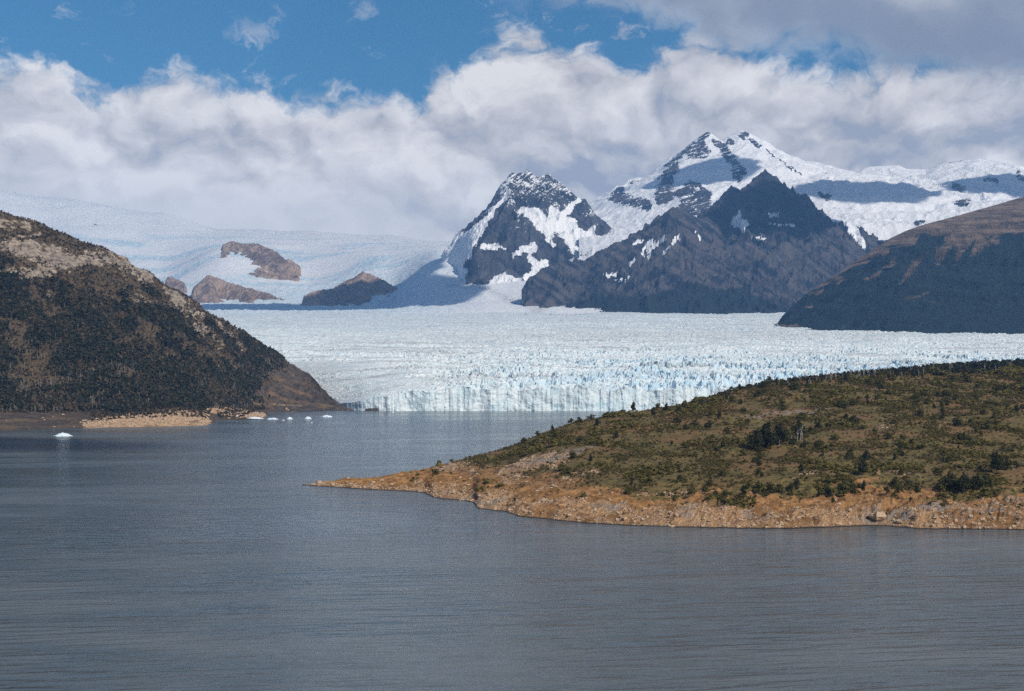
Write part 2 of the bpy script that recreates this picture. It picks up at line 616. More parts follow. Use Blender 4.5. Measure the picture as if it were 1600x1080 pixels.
def mat_peninsula():
    m, t, b = new_mat('peninsula_ground')
    shore, rock, bare = t.attr('shore'), t.attr('rock'), t.attr('bare')
    n1 = t.noise(t.pos(0.02, 0.02, 0.02), 1.0, 6, 0.62)
    n2 = t.noise(t.pos(0.12, 0.09, 0.25), 1.0, 6, 0.66, 0.4)
    n3 = t.noise(t.pos(0.6, 0.6, 0.8), 1.0, 4, 0.7)
    st = t.new('ShaderNodeMapping')
    st.inputs['Rotation'].default_value = (R(12), R(52), R(25))
    t.l.new(t.pos(), st.inputs['Vector'])
    strat = t.noise(t.vm('MULTIPLY', st.outputs[0], (0.10, 0.10, 0.55)), 1.0, 6, 0.72, 1.6)
    scrub = t.mix(t.ss(n2, 0.32, 0.66), (0.080, 0.066, 0.022), (0.180, 0.132, 0.048))
    heath = t.mix(t.ss(n3, 0.3, 0.7), (0.125, 0.070, 0.030), (0.235, 0.145, 0.064))
    c = t.mix(t.ss(n1, 0.44, 0.62), scrub, heath)
    scree = t.mix(n3, (0.15, 0.115, 0.090), (0.30, 0.225, 0.165))
    c = t.mix(t.ss(t.m('ADD', bare, t.m('MULTIPLY', t.m('SUBTRACT', n2, 0.5), 1.4)), 0.45, 0.62), c, scree)
    grass = t.mix(t.ss(n2, 0.36, 0.64), (0.17, 0.086, 0.032), (0.36, 0.195, 0.080))
    c = t.mix(t.ss(t.m('ADD', shore, t.m('MULTIPLY', t.m('SUBTRACT', n2, 0.5), 0.7)), 0.40, 0.58), c, grass)
    rk = t.mix(t.ss(t.m('ADD', t.m('MULTIPLY', strat, 0.6), t.m('MULTIPLY', n3, 0.4)), 0.38, 0.62), (0.19, 0.112, 0.062), (0.52, 0.315, 0.165))
    rk = t.mix(t.ss(n1, 0.54, 0.66), rk, t.mix(t.ss(strat, 0.38, 0.6), (0.13, 0.11, 0.095), (0.36, 0.30, 0.25)))
    rm = t.ss(t.m('ADD', rock, t.m('MULTIPLY', t.m('SUBTRACT', n2, 0.5), 1.3)), 0.44, 0.60)
    c = t.mix(rm, c, rk)
    # water line: wet dark rim
    sp = t.new('ShaderNodeSeparateXYZ')
    t.l.new(t.pos(), sp.inputs[0])
    wet = t.ss(t.m('ADD', sp.outputs[2], t.m('MULTIPLY', n3, 0.5)), 0.95, 0.45)
    c = t.mix(wet, c, (0.035, 0.030, 0.027))
    t.put(b.inputs['Base Color'], c)
    h = t.m('ADD', t.m('MULTIPLY', t.m('MULTIPLY', strat, rm), 1.6), t.m('ADD', t.m('MULTIPLY', n3, 0.5), t.m('MULTIPLY', n2, 1.2)))
    t.put(b.inputs['Normal'], t.bump(h, 0.9, 1.0))
    return m


def mat_leaf(name, c0, c1, inst=False):
    m, t, b = new_mat(name)
    if inst:
        f = t.attr('tint', 'INSTANCER')
    else:
        f = t.new('ShaderNodeObjectInfo').outputs['Random']
    n = t.noise(t.pos(0.9, 0.9, 0.9), 1.0, 2, 0.6)
    f = t.m('ADD', t.m('MULTIPLY', f, 0.65), t.m('MULTIPLY', t.ss(n, 0.3, 0.7), 0.35))
    c = t.mix(f, c0, c1)
    t.put(b.inputs['Base Color'], c)
    b.inputs['Roughness'].default_value = 0.75
    # thin leaves let some light through
    tr = t.new('ShaderNodeBsdfTranslucent')
    t.put(tr.inputs[0], c)
    mx = t.new('ShaderNodeMixShader')
    mx.inputs[0].default_value = 0.25
    t.l.new(b.outputs[0], mx.inputs[1])
    t.l.new(tr.outputs[0], mx.inputs[2])
    t.l.new(mx.outputs[0], t.n['Material Output'].inputs[0])
    return m


def mat_plain(name, c0, c1, scale=2.0, rough=0.9, zs=1.0):
    m, t, b = new_mat(name)
    n = t.noise(t.pos(scale, scale, scale * zs), 1.0, 5, 0.65)
    t.put(b.inputs['Base Color'], t.mix(t.ss(n, 0.32, 0.68), c0, c1))
    b.inputs['Roughness'].default_value = rough
    t.put(b.inputs['Normal'], t.bump(n, 0.6, 0.5 / scale))
    return m


M = {}
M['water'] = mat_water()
M['ice'] = mat_ice()
M['snow'] = mat_snow()
M['far_rock'] = mat_rock('mountain_rock', (0.020, 0.028, 0.046), (0.118, 0.104, 0.106), scale=0.006, strata=0.016, tilt=28)
M['peak_rock'] = mat_rock('peak_rock', (0.020, 0.026, 0.042), (0.105, 0.103, 0.116), scale=0.006, strata=0.02, tilt=-32)
M['brown_rock'] = mat_rock('right_hill_rock', (0.070, 0.055, 0.047), (0.25, 0.18, 0.13), forest=(0.013, 0.024, 0.030), scale=0.010, strata=0.03, tilt=-5)
M['nunatak'] = mat_rock('nunatak_rock', (0.17, 0.115, 0.080), (0.46, 0.33, 0.23), scale=0.008, strata=0.012, tilt=20)
M['hillside'] = mat_hillside()
M['peninsula'] = mat_peninsula()
M['leaf_far'] = mat_leaf('forest_leaf', (0.030, 0.038, 0.030), (0.075, 0.075, 0.045), True)
M['leaf_brown'] = mat_leaf('forest_leaf_brown', (0.070, 0.054, 0.038), (0.150, 0.112, 0.072), True)
M['scrub_leaf'] = mat_leaf('scrub_leaf', (0.060, 0.054, 0.013), (0.200, 0.165, 0.044), True)
M['scrub_grey'] = mat_leaf('scrub_twig', (0.115, 0.074, 0.044), (0.24, 0.165, 0.105), True)
M['leaf'] = mat_leaf('bush_leaf', (0.040, 0.043, 0.011), (0.115, 0.105, 0.030))
M['leaf_dark'] = mat_leaf('tree_leaf_dark', (0.024, 0.028, 0.010), (0.056, 0.056, 0.020))
M['bark'] = mat_plain('bark', (0.10, 0.085, 0.07), (0.24, 0.21, 0.18), 1.5, zs=0.3)
M['deadwood'] = mat_plain('dead_wood', (0.30, 0.27, 0.245), (0.50, 0.46, 0.42), 1.5, zs=0.3)
M['boulder'] = mat_plain('boulder_stone', (0.30, 0.20, 0.125), (0.58, 0.43, 0.30), 0.8)
M['berg'] = mat_plain('iceberg_ice', (0.62, 0.78, 0.86), (0.86, 0.90, 0.92), 0.25, 0.5)

# ------------------------------------------------------------------ lake
lake_me = poly_mesh('lake', [(-30000, -3000, 0), (30000, -3000, 0), (30000, 31000, 0), (-30000, 31000, 0)], [(0, 1, 2, 3)])
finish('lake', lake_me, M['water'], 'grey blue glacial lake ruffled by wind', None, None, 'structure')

# ------------------------------------------------------------------ glacier
GL_S = 0.0626


def glacier_base(px, Y):
    z = 60 + GL_S * (Y - 3600)
    z = z + 14 * fbm(px / 130.0, Y / 700.0, 3, 0.5, 41) * sst(Y, 3500, 4300)
    # thins towards the left margin near the snout
    z = z - 46 * sst(-px, -640, -480) * (1 - sst(Y, 3700, 4700))
    z = z - 10 * sst(-px, -760, -600) * (1 - sst(Y, 3600, 4300))
    return z


def build_glacier():
    pxs = np.arange(330, 1665, 2.1)
    rows_y = np.concatenate([np.arange(0, 1400, 5.0), np.arange(1400, 4200, 10.5), np.arange(4200, 9400, 30.0)])
    nfront = 24
    PX, RY = np.meshgrid(pxs, rows_y)
    front = 3484 + 45 * sst(-pxs, -620, -520) + 12 * fbm(pxs / 70.0, pxs * 0 + 3.3, 3, 0.5, 5)
    front = front + 12 * fbm(pxs / 34.0, pxs * 0 + 9.1, 4, 0.6, 6) + 240 * sst(-pxs, -570, -470)
    front = front + 30 * sst(pxs, 1000, 1400)
    wfr = 1 - sst(RY, 60, 500)
    Yg = front[None, :] * wfr + (3500 + 120 * sst(-pxs, -600, -450))[None, :] * (1 - wfr) + 8 + RY
    X = (PX - 800) / F * Yg
    Zb = glacier_base(PX, Yg)
    # crevasses and towers
    amp = 1.0 - 0.72 * sst(Yg, 3900, 6200)
    amp = amp * (0.30 + 1.15 * sst(fbm(X / 330.0 + Yg / 900.0, Yg / 210.0 - X / 1500.0, 4, 0.5, 9), -0.28, 0.38))
    rightness = sst(PX, 560, 900)
    amp = amp * (0.62 + 0.38 * rightness)
    wx = X + 16 * fbm(X / 60.0, Yg / 60.0, 3, 0.5, 21)
    wy = Yg + 16 * fbm(X / 60.0 + 7, Yg / 60.0, 3, 0.5, 22)
    f1, f2, rr, tilt = worley(wx / 21.0, wy / 34.0, 3)
    f1b, f2b, rrb, tiltb = worley(wx / 9.5 + 5, wy / 15.0, 4)
    gap = sst(f2 - f1, 0.02, 0.34)
    gapb = sst(f2b - f1b, 0.02, 0.40)
    rid = ridged(wx / 34.0, wy / 52.0, 4, 0.5, 31)
    tower = gap * (6 + 13 * rr) + tilt * 16 + gapb * (2.5 + 4 * rrb) + 9 * rid - 16
    # on the left the ice is shorn into long ribs that run down to the shore
    ca, sa = math.cos(R(38)), math.sin(R(38))
    al, ac = (X * ca - Yg * sa), (X * sa + Yg * ca)
    ribs = 15 * ridged(al / 95.0, ac / 21.0, 4, 0.55, 33) + 5 * ridged(al / 20.0, ac / 9.0, 3, 0.5, 35) - 8
    ribmix = sst(-PX, -760, -540) * (1 - sst(Yg, 4300, 5200))
    d = (tower * (1 - ribmix) + ribs * ribmix) * amp
    arc = (Yg + 0.00022 * (X - 300) ** 2 + 40 * fbm(X / 180.0, Yg / 180.0, 3, 0.5, 43))
    d = d + 7.0 * (ridged(arc / 95.0, X / 700.0, 3, 0.5, 45) - 0.45) * (1 - 0.6 * ribmix) * (1 - 0.5 * sst(Yg, 6000, 9000))
    far = 7.0 * (ridged(X / 70.0, Yg / 160.0, 4, 0.6, 37) - 0.4) * sst(Yg, 4600, 6500) * (1 - 0.4 * sst(Yg, 9000, 12000))
    rise = sst(RY, 0, 90)
    lip = 1 - sst(RY, 0, 130)
    Z = Zb + d * (0.5 + 0.5 * rise) + far + lip * sst(PX, 560, 720) * (4 + 17 * fbm(X / 55.0, X * 0 + 2.2, 4, 0.6, 39))
    # front wall rows
    ztop = np.maximum(Z[0], 3.0)
    k = np.linspace(0, 1, nfront)[:, None]
    zf = -3 + (ztop[None, :] + 3) * k
    PXf = np.repeat(pxs[None, :], nfront, 0)
    xf = (PXf - 800) / F * front[None, :]
    flut = ridged(xf / 11.0, zf / 60.0 + 3, 4, 0.55, 51)
    flut2 = ridged(xf / 42.0, zf / 150.0, 3, 0.5, 53)
    blocks = worley(xf / 20.0 + 0.25 * fbm(xf / 9.0, zf / 20.0, 3, 0.5, 55), zf / 70.0, 8)
    Yf = front[None, :] + (4 + 7 * sst(fbm(xf / 60.0, zf * 0 + 4.4, 3, 0.5, 57), -0.1, 0.4)) * k - 2.6 * flut * (1 - 0.3 * k) - 4 * flut2 + 6 * fbm(xf / 30.0, zf / 24.0, 4, 0.55, 59) + blocks[2] * 2.5 - 8
    Yf = Yf - 2 * (1 - k)
    Xf = (PXf - 800) / F * Yf
    Xa = np.concatenate([Xf, X[1:]], 0)
    Ya = np.concatenate([Yf, Yg[1:]], 0)
    Za = np.concatenate([zf, Z[1:]], 0)
    PXa = np.concatenate([PXf, PX[1:]], 0)
    # dirt bands that follow the flow, grey smooth belt farther up
    band = fbm(Xa / 900.0 + 0.2 * fbm(Xa / 300.0, Ya / 300.0, 3, 0.5, 61), Ya / 130.0, 4, 0.55, 63)
    dirt = 0.85 * sst(band, -0.02, 0.34) * sst(Ya, 3540, 3900)
    belt = np.exp(-((Ya - (6900 + 600 * (PXa - 800) / 800)) / 700.0) ** 2) * 0.55 * sst(PXa, 380, 900)
    arcd = sst(ridged((Ya + 0.00022 * (Xa - 300) ** 2 + 60 * fbm(Xa / 220.0, Ya / 220.0, 3, 0.5, 43)) / 150.0, Xa / 900.0, 4, 0.55, 47), 0.62, 0.88) * 0.75 * sst(Ya, 3600, 4200)
    dirt = np.maximum(dirt * (0.4 + 0.5 * (1 - sst(Ya, 5500, 8000))), np.maximum(belt * 0.8, arcd))
    edge = 1 - sst(PXa - (470 + (Ya - 3500) * 0.0), 20, 130)
    dirt = np.maximum(dirt, edge * 0.75 * (1 - sst(Ya, 4200, 5200)))
    dirt = np.where(np.arange(Za.shape[0])[:, None] < nfront, 0.05, dirt)
    fresh = sst(PXa, 700, 1000) * (1 - 0.6 * sst(Ya, 4600, 6000)) * 0.62 + 0.15
    fresh = np.where(np.arange(Za.shape[0])[:, None] < nfront, 0.15 + 0.5 * sst(fbm(PXa / 26.0, Za / 30.0, 4, 0.55, 71), 0.12, 0.5), fresh)
    # keep only the ice right of the left shore
    lim = tab(Ya, [(3400, 495), (3560, 480), (3700, 465), (3850, 458), (4000, 452), (4400, 430), (5200, 395), (6500, 345), (8000, 320)])
    keep = PXa > lim
    me = grid_mesh('glacier', Xa, Ya, Za, {'dirt': dirt, 'fresh': fresh}, False, keep)
    finish('glacier', me, M['ice'], 'wide crevassed white blue glacier ending in an ice cliff at the lake', None, None, 'structure')


build_glacier()


# ------------------------------------------------------------------ upper icefield
def build_icefield():
    pxs = np.arange(-40, 1130, 3.0)
    Ys = np.concatenate([np.arange(11900, 17500, 36), np.arange(17500, 27600, 75)])
    cols = {
        -60: [(12000, 492), (16500, 478), (19000, 438), (21500, 398), (24000, 345), (26000, 296), (27600, 292)],
        100: [(12000, 492), (16500, 477), (19000, 440), (21500, 398), (24000, 350), (26000, 312), (27600, 310)],
        250: [(12000, 492), (16500, 475), (19000, 438), (21500, 402), (24000, 360), (26000, 336), (27600, 334)],
        350: [(12000, 491), (16500, 474), (17600, 452), (18600, 418), (19700, 390), (21500, 384), (24000, 368), (26000, 359), (27600, 359)],
        480: [(12000, 491), (16000, 478), (17500, 448), (18600, 436), (20000, 412), (22000, 388), (24000, 372), (26000, 362), (27600, 363)],
        600: [(12000, 490), (15600, 479), (16600, 446), (18000, 414), (20000, 394), (24000, 376), (26000, 368), (27600, 369)],
        690: [(12000, 490), (13700, 478), (14600, 450), (15300, 428), (16100, 402), (17000, 393), (18500, 387), (23000, 380), (26000, 377), (27600, 379)],
        770: [(12000, 489), (13600, 470), (14600, 436), (16000, 408), (19000, 392), (26000, 384), (27600, 384)],
        840: [(12000, 489), (13300, 472), (14300, 438), (15200, 424), (17000, 410), (26000, 380), (27600, 380)],
        905: [(12000, 489), (13000, 474), (13900, 438), (14600, 403), (16000, 385), (18500, 350), (27600, 350)],
        960: [(12000, 489), (13500, 470), (14800, 415), (15600, 388), (17600, 340), (18800, 322), (27600, 330)],
        1040: [(12000, 489), (13500, 470), (14800, 410), (15800, 378), (17600, 338), (18800, 318), (27600, 330)],
        1140: [(12000, 489), (13500, 470), (14800, 410), (15800, 378), (17600, 340), (18800, 318), (27600, 330)],
    }
    keys = sorted(cols)
    table = []
    for k in keys:
        a = np.array(cols[k], float)
        za = zof(a[:, 1], a[:, 0])
        zi = np.interp(Ys, a[:, 0], za)
        for _ in range(6):
            zi[1:-1] = 0.25 * zi[:-2] + 0.5 * zi[1:-1] + 0.25 * zi[2:]
        table.append(zi)
    table = np.array(table)
    PX, YY = np.meshgrid(pxs, Ys)
    f = np.interp(pxs, keys, np.arange(len(keys)))
    i = np.clip(f.astype(int), 0, len(keys) - 2)
    w = f - i
    w = w * w * (3 - 2 * w)
    Z = (table[i].T * (1 - w)[None, :] + table[i + 1].T * w[None, :])
    X = (PX - 800) / F * YY
    broad = fbm(X / 1500.0, YY / 1500.0, 4, 0.5, 81)
    Z = Z + 60 * broad * sst(YY, 15500, 18500)
    blue = sst(fbm(X / 1400.0, YY / 700.0, 3, 0.5, 83), -0.05, 0.3) * sst(YY, 14500, 17500) * (1 - sst(YY, 22500, 24500))
    blue = np.maximum(blue, 0.9 * (1 - sst(YY, 16800, 18200)) * sst(-PX, -800, -560) * 0.8)
    rough = ridged(X / 130.0, YY / 190.0, 5, 0.6, 85) - 0.4
    Z = Z + rough * (8 + 34 * blue)
    fade = 1 - sst(YY, 11900, 12500)
    Z = Z - 14 * fade
    PYv = pyof(Z, YY)
    dirt = 0.55 * stroke(PX, PYv, [(905, 405, 4), (870, 412, 5), (845, 432, 6), (826, 455, 9), (840, 480, 14)], 0.8)
    dirt = np.maximum(dirt, 0.45 * stroke(PX, PYv, [(700, 445, 3), (760, 450, 4), (800, 470, 5)], 0.9))
    me = grid_mesh('icefield', X, YY, Z, {'blue': blue, 'dirt': dirt}, True)
    finish('icefield', me, M['snow'], 'white snowfields and blue icefalls feeding the glacier', None, None, 'structure')
    return Polar(pxs, YY, Z)


icefield = build_icefield()


# ------------------------------------------------------------------ mountains from ridge lines
def ridge_mountain(name, mat, label, box, step, ridges, snow_fn, veg_fn=None, floor=None, gully=140.0, rough=60.0, seed=0, slope_noise=0.25, sink=0.0, sink_px=30.0, carve=False, warp=45.0, diag=0.0, squeeze=1.0, jagk=22.0):
    (px0, px1), (y0, y1) = box
    pxs = np.arange(px0, px1, step[0])
    Ys = np.arange(y0, y1, step[1])
    PX, YY = np.meshgrid(pxs, Ys)
    X = (PX - 800) / F * YY
    wx = X + warp * fbm(X / 500.0, YY / 500.0, 4, 0.5, seed + 1)
    wy = YY + warp * fbm(X / 500.0 + 31, YY / 500.0, 4, 0.5, seed + 2)
    best = np.full(X.shape, -1e5)
    D = np.full(X.shape, 1e5)
    S = np.zeros(X.shape)
    for rid in ridges:
        pts = [world(*p[:3]) for p in rid['p']]
        slf, slb = rid.get('front', 1.0), rid.get('back', 1.0)
        acc = 0.0
        for a, b in zip(pts[:-1], pts[1:]):
            dx, dy = b.x - a.x, b.y - a.y
            L = math.hypot(dx, dy) + 1e-6
            tt = np.clip(((wx - a.x) * dx + (wy - a.y) * dy) / (L * L), 0, 1)
            ddx, ddy = wx - (a.x + tt * dx), wy - (a.y + tt * dy)
            d = np.hypot(ddx * squeeze, ddy)
            zl = a.z + tt * (b.z - a.z)
            s = np.where(ddy < 0, slf, slb)
            s = s * (1 + slope_noise * fbm((acc + tt * L) / 700.0, d / 900.0, 3, 0.5, seed + 3))
            h = zl - s * d * (1 - 0.16 * sst(d, 300, 1500))
            up = h > best
            best = np.where(up, h, best)
            D = np.where(up, d, D)
            S = np.where(up, acc + tt * L, S)
            acc += L
        seed += 13
    near = sst(D, 15, 330)
    gl = ridged(S / (210.0 + 130.0 * diag) + 0.4 * fbm(X / 300.0, YY / 300.0, 3, 0.5, seed + 4), D / 1100.0, 4, 0.55, seed + 5) - 0.45
    rg = ridged(X / 330.0, YY / 330.0, 6, 0.52, seed + 6) - 0.42
    jag = ridged(X / 70.0, YY / 70.0, 4, 0.6, seed + 7) - 0.42
    Z = best + gully * gl * near + rough * rg * (0.2 + 0.8 * near) * 1.6 + jagk * jag
    # the flanks sink under the ice towards the sides of the massif
    side = np.minimum(PX - px0, px1 - PX)
    Z = Z - sink * (1 - sst(side, 0, sink_px)) ** 2
    if carve:
        Z = Z - 420 * sst(-PX, -742, -692) * sst(-YY, -15950, -15500)
    if floor is not None:
        Z = np.maximum(Z, floor)
    PYv = pyof(Z, YY)
    gzx = np.gradient(Z, axis=1) / np.maximum(1, np.gradient(X, axis=1))
    gzy = np.gradient(Z, axis=0) / np.maximum(1, np.gradient(YY, axis=0))
    slope = np.hypot(gzx, gzy)
    streak = fbm(S / 45.0 + 0.5 * fbm(X / 90.0, YY / 90.0, 3, 0.5, seed + 8), D / 420.0, 5, 0.6, seed + 9)
    if diag:
        streak = 0.35 * streak + diag * fbm((X * 0.8 - Z * 0.6) / 520.0, (X * 0.6 + Z * 0.8) / 42.0 + 0.5 * fbm(X / 200.0, Z / 200.0, 3, 0.5, seed + 20), 5, 0.6, seed + 21)
    WPX, WPY = wob(PX, PYv, 11.0, 24.0, 77)
    info = dict(PX=WPX, PY=WPY, X=X, Y=YY, Z=Z, slope=slope, gl=gl, D=D, S=S, streak=streak, gx=gzx, gy=gzy)
    snow = np.clip(snow_fn(info), 0, 1)
    veg = np.clip(veg_fn(info), 0, 1) if veg_fn else np.zeros(X.shape)
    me = grid_mesh(name, X, YY, Z, {'snow': snow, 'veg': veg, 'streak': streak}, True)
    finish(name, me, mat, label, None, None, 'structure')
    return Polar(pxs, YY, Z)


# snowy pyramid left of centre
def snow_pyramid(i):
    px, py = i['PX'], i['PY']
    n = fbm(i['X'] / 160.0, i['Z'] / 110.0, 5, 0.6, 201)
    n2 = fbm((i['X'] + i['Z'] * 0.9) / 210.0, (i['Z'] - 0.9 * i['X']) / 34.0, 4, 0.6, 203)
    dust = sst(-py, -350, -285) * (0.52 + 0.5 * n2 + 0.15 * n)
    dust = np.maximum(dust, 0.30 + 0.35 * n2 + 0.2 * n - 0.5 * sst(py, 335, 395))
    couloir = sst(i['streak'], 0.08, 0.30) * (0.75 - 0.5 * sst(py, 330, 410)) + 0.4 * n2
    dust = np.maximum(dust, couloir * 0.75)
    s = dust
    for st in ([(907, 312, 4), (880, 335, 6), (862, 332, 7), (872, 352, 12), (900, 368, 16), (912, 392, 18), (935, 402, 14)],
               [(818, 328, 6), (838, 338, 10), (850, 352, 12), (862, 375, 6), (866, 384, 3)],
               [(860, 328, 5), (885, 350, 12), (905, 378, 20)],
               [(930, 352, 3), (918, 372, 12), (930, 395, 12), (950, 390, 6)],
               [(795, 300, 3), (770, 332, 5), (752, 352, 6), (735, 372, 12), (722, 395, 18), (715, 412, 22)],
               [(752, 386, 6), (772, 386, 5), (788, 389, 2)], [(815, 388, 6), (832, 389, 9)], [(803, 399, 5), (812, 396, 4)],
               [(828, 402, 5), (838, 414, 4)], [(748, 418, 2), (762, 432, 6), (770, 438, 4)],
               [(770, 445, 8), (790, 436, 11), (810, 440, 6), (835, 428, 9), (850, 412, 9)], [(960, 385, 4), (945, 390, 3)]):
        s = np.maximum(s, stroke(px, py, st, 0.35) * 1.05 + 0.1 * n - 0.02)
    for st in ([(740, 395, 14), (760, 408, 16), (790, 415, 18), (812, 425, 12)], [(790, 335, 12), (765, 368, 12), (800, 380, 14)],
               [(845, 395, 12), (862, 400, 12)], [(905, 345, 7), (938, 362, 12), (955, 378, 8)]):
        s = s - 0.28 * stroke(px, py, st, 0.6)
    for st in ([(728, 412, 7), (745, 428, 10), (765, 430, 6)],):
        s = s - 0.9 * stroke(px, py, st, 0.3)
    s = np.maximum(s, sst(-px, -738, -716) * sst(py, 345, 372))
    return s


ridge_mountain('snowy_mountain', M['peak_rock'], 'jagged dark mountain streaked with snow left of the high peaks', ((676, 990), (14350, 17200)), (0.85, 12.0),
    [dict(p=[(690, 405, 16000), (715, 386, 16000), (740, 362, 16000), (770, 334, 16000), (782, 308, 16000), (788, 288, 16000), (800, 267, 16000), (806, 271, 16000),
             (814, 268, 16000), (819, 272, 16000), (825, 263, 16000), (832, 272, 16000), (842, 277, 16000), (857, 271, 16000), (870, 281, 16000), (890, 298, 16000),
             (905, 311, 16000), (912, 311, 15980), (930, 333, 15950), (945, 345, 15900), (962, 360, 15800), (970, 372, 15700)], front=0.98, back=1.2),
     dict(p=[(800, 268, 16000), (798, 305, 15600), (775, 345, 15250), (748, 385, 14950), (728, 425, 14600)], front=1.0, back=0.9),
     dict(p=[(828, 270, 16000), (842, 315, 15600), (862, 350, 15350), (870, 385, 15050), (868, 410, 14750)], front=1.0, back=0.9),
     dict(p=[(798, 305, 15600), (812, 350, 15300), (830, 385, 15000), (832, 425, 14600)], front=1.0, back=0.95),
     dict(p=[(912, 311, 15980), (925, 345, 15700), (935, 375, 15400), (938, 400, 15200)], front=1.05, back=1.0)],
    snow_pyramid, gully=120, rough=75, seed=300, sink=700.0, sink_px=20.0, carve=True, warp=28.0, squeeze=1.55)


# high snow-clad peaks and plateau behind
def snow_high(i):
    px, py = i['PX'], i['PY']
    n = fbm(i['X'] / 220.0, i['Z'] / 60.0, 5, 0.6, 211)
    ledge = fbm((i['X'] + 0.5 * i['Z']) / 260.0, (i['Z'] - 0.25 * i['X']) / 20.0, 4, 0.6, 213)
    s = 0.95 + 0.25 * n - 0.35 * sst(i['slope'], 1.1, 1.7)
    rocks = ([(1105, 209, 5), (1092, 225, 9), (1080, 238, 10), (1102, 238, 9)], [(1120, 222, 5), (1135, 238, 7), (1146, 252, 9), (1155, 268, 10), (1152, 276, 9)],
             [(1072, 240, 2), (1058, 248, 7), (1050, 262, 10), (1044, 280, 12), (1036, 300, 12), (1030, 310, 8)],
             [(968, 295, 6), (955, 310, 7), (985, 312, 10), (1005, 318, 9), (1018, 322, 5)], [(1158, 212, 5), (1166, 210, 5)],
             [(1172, 216, 2), (1186, 230, 4)], [(1140, 222, 6), (1147, 224, 4)], [(1080, 290, 8), (1070, 305, 12), (1100, 315, 14), (1075, 325, 14), (1110, 330, 8)],
             [(1082, 288, 2), (1098, 296, 3), (1112, 305, 4)], [(1200, 236, 1), (1250, 272, 1.5)], [(1275, 300, 2), (1296, 310, 5)],
             [(1490, 291, 5), (1505, 293, 7)], [(1428, 347, 3), (1440, 347, 4)], [(1542, 282, 3), (1560, 284, 3)], [(1592, 272, 6), (1602, 280, 6)],
             [(1495, 318, 3), (1510, 317, 5)], [(1480, 252, 3), (1497, 250, 4)])
    for st in rocks:
        s = s - stroke(px, py, st, 0.5) * (0.60 + 0.3 * n + 0.9 * ledge)
    return s


ridge_mountain('high_peaks', M['far_rock'], 'tall white twin peaks with rocky crests and long snow shoulder', ((905, 1720), (14300, 20300)), (1.5, 24.0),
    [dict(p=[(900, 335, 19000), (930, 318, 19200), (945, 306, 19400), (965, 289, 19500), (1000, 286, 19500), (1028, 279, 19500), (1040, 256, 19500), (1052, 243, 19500), (1074, 238, 19500),
             (1085, 226, 19500), (1100, 215, 19500), (1104, 206, 19500), (1108, 207, 19500), (1113, 217, 19500), (1135, 224, 19500)], front=0.80, back=1.1),
     dict(p=[(1135, 224, 19500), (1147, 213, 19600), (1153, 205, 19600), (1158, 202, 19600), (1164, 206, 19600), (1172, 214, 19600), (1195, 233, 19600), (1240, 256, 19500)], front=0.62, back=1.0),
     dict(p=[(1240, 256, 19500), (1252, 252, 19500), (1268, 251, 19500), (1290, 259, 19500), (1333, 273, 19500), (1348, 269, 19500), (1362, 260, 19500), (1398, 258, 19500), (1410, 264, 19500), (1450, 264, 19500),
             (1480, 254, 19500), (1500, 251, 19500), (1525, 247, 19500), (1560, 252, 19500), (1590, 260, 19500), (1604, 266, 19500), (1730, 290, 19500)], front=0.36, back=0.8),
     dict(p=[(1040, 256, 19500), (1040, 290, 19000), (1025, 325, 18500)], front=0.7, back=0.7),
     dict(p=[(1112, 217, 19500), (1140, 250, 19000), (1156, 278, 18500)], front=0.75, back=0.6),
     dict(p=[(1082, 287, 17400), (1068, 303, 17200), (1072, 335, 16800)], front=0.8, back=0.55),
     dict(p=[(1082, 287, 17400), (1112, 306, 17200), (1125, 335, 16900)], front=0.8, back=0.45)],
    snow_high, gully=52, rough=26, seed=400, jagk=9.0)


# dark mountain with forested foot
def snow_dark(i):
    px, py = i['PX'], i['PY']
    n = fbm(i['X'] / 120.0, i['Z'] / 60.0, 4, 0.6, 221)
    s = 0.06 + 0.22 * n * sst(-py, -400, -350)
    for st in ([(1020, 375, 2), (1012, 385, 6), (1006, 398, 3)], [(1036, 372, 3), (1024, 385, 4), (1012, 402, 2)], [(1062, 370, 3), (1050, 382, 2), (1036, 396, 1.5)], [(990, 380, 2), (999, 378, 3)],
               [(1155, 333, 3), (1150, 347, 8), (1166, 350, 6), (1160, 360, 3)], [(945, 428, 3), (962, 428, 4)], [(985, 413, 3), (996, 408, 2)],
               [(1088, 365, 1), (1096, 372, 2)], [(1195, 333, 1), (1215, 338, 2)], [(1205, 348, 1), (1240, 354, 2)], [(1175, 370, 2), (1195, 373, 2)],
               [(1326, 350, 5), (1338, 368, 7), (1352, 385, 5)], [(970, 440, 2), (985, 431, 1)], [(955, 440, 1), (975, 436, 1)]):
        s = np.maximum(s, stroke(px, py, st, 0.4) * 1.1)
    return s


def veg_dark(i):
    px, py = i['PX'], i['PY']
    line = tab(px, [(800, 520), (880, 478), (930, 458), (1000, 462), (1060, 450), (1080, 438), (1110, 448), (1160, 448), (1200, 470), (1240, 480), (1300, 490)])
    return sst(py - line, -10, 12) * 0.9


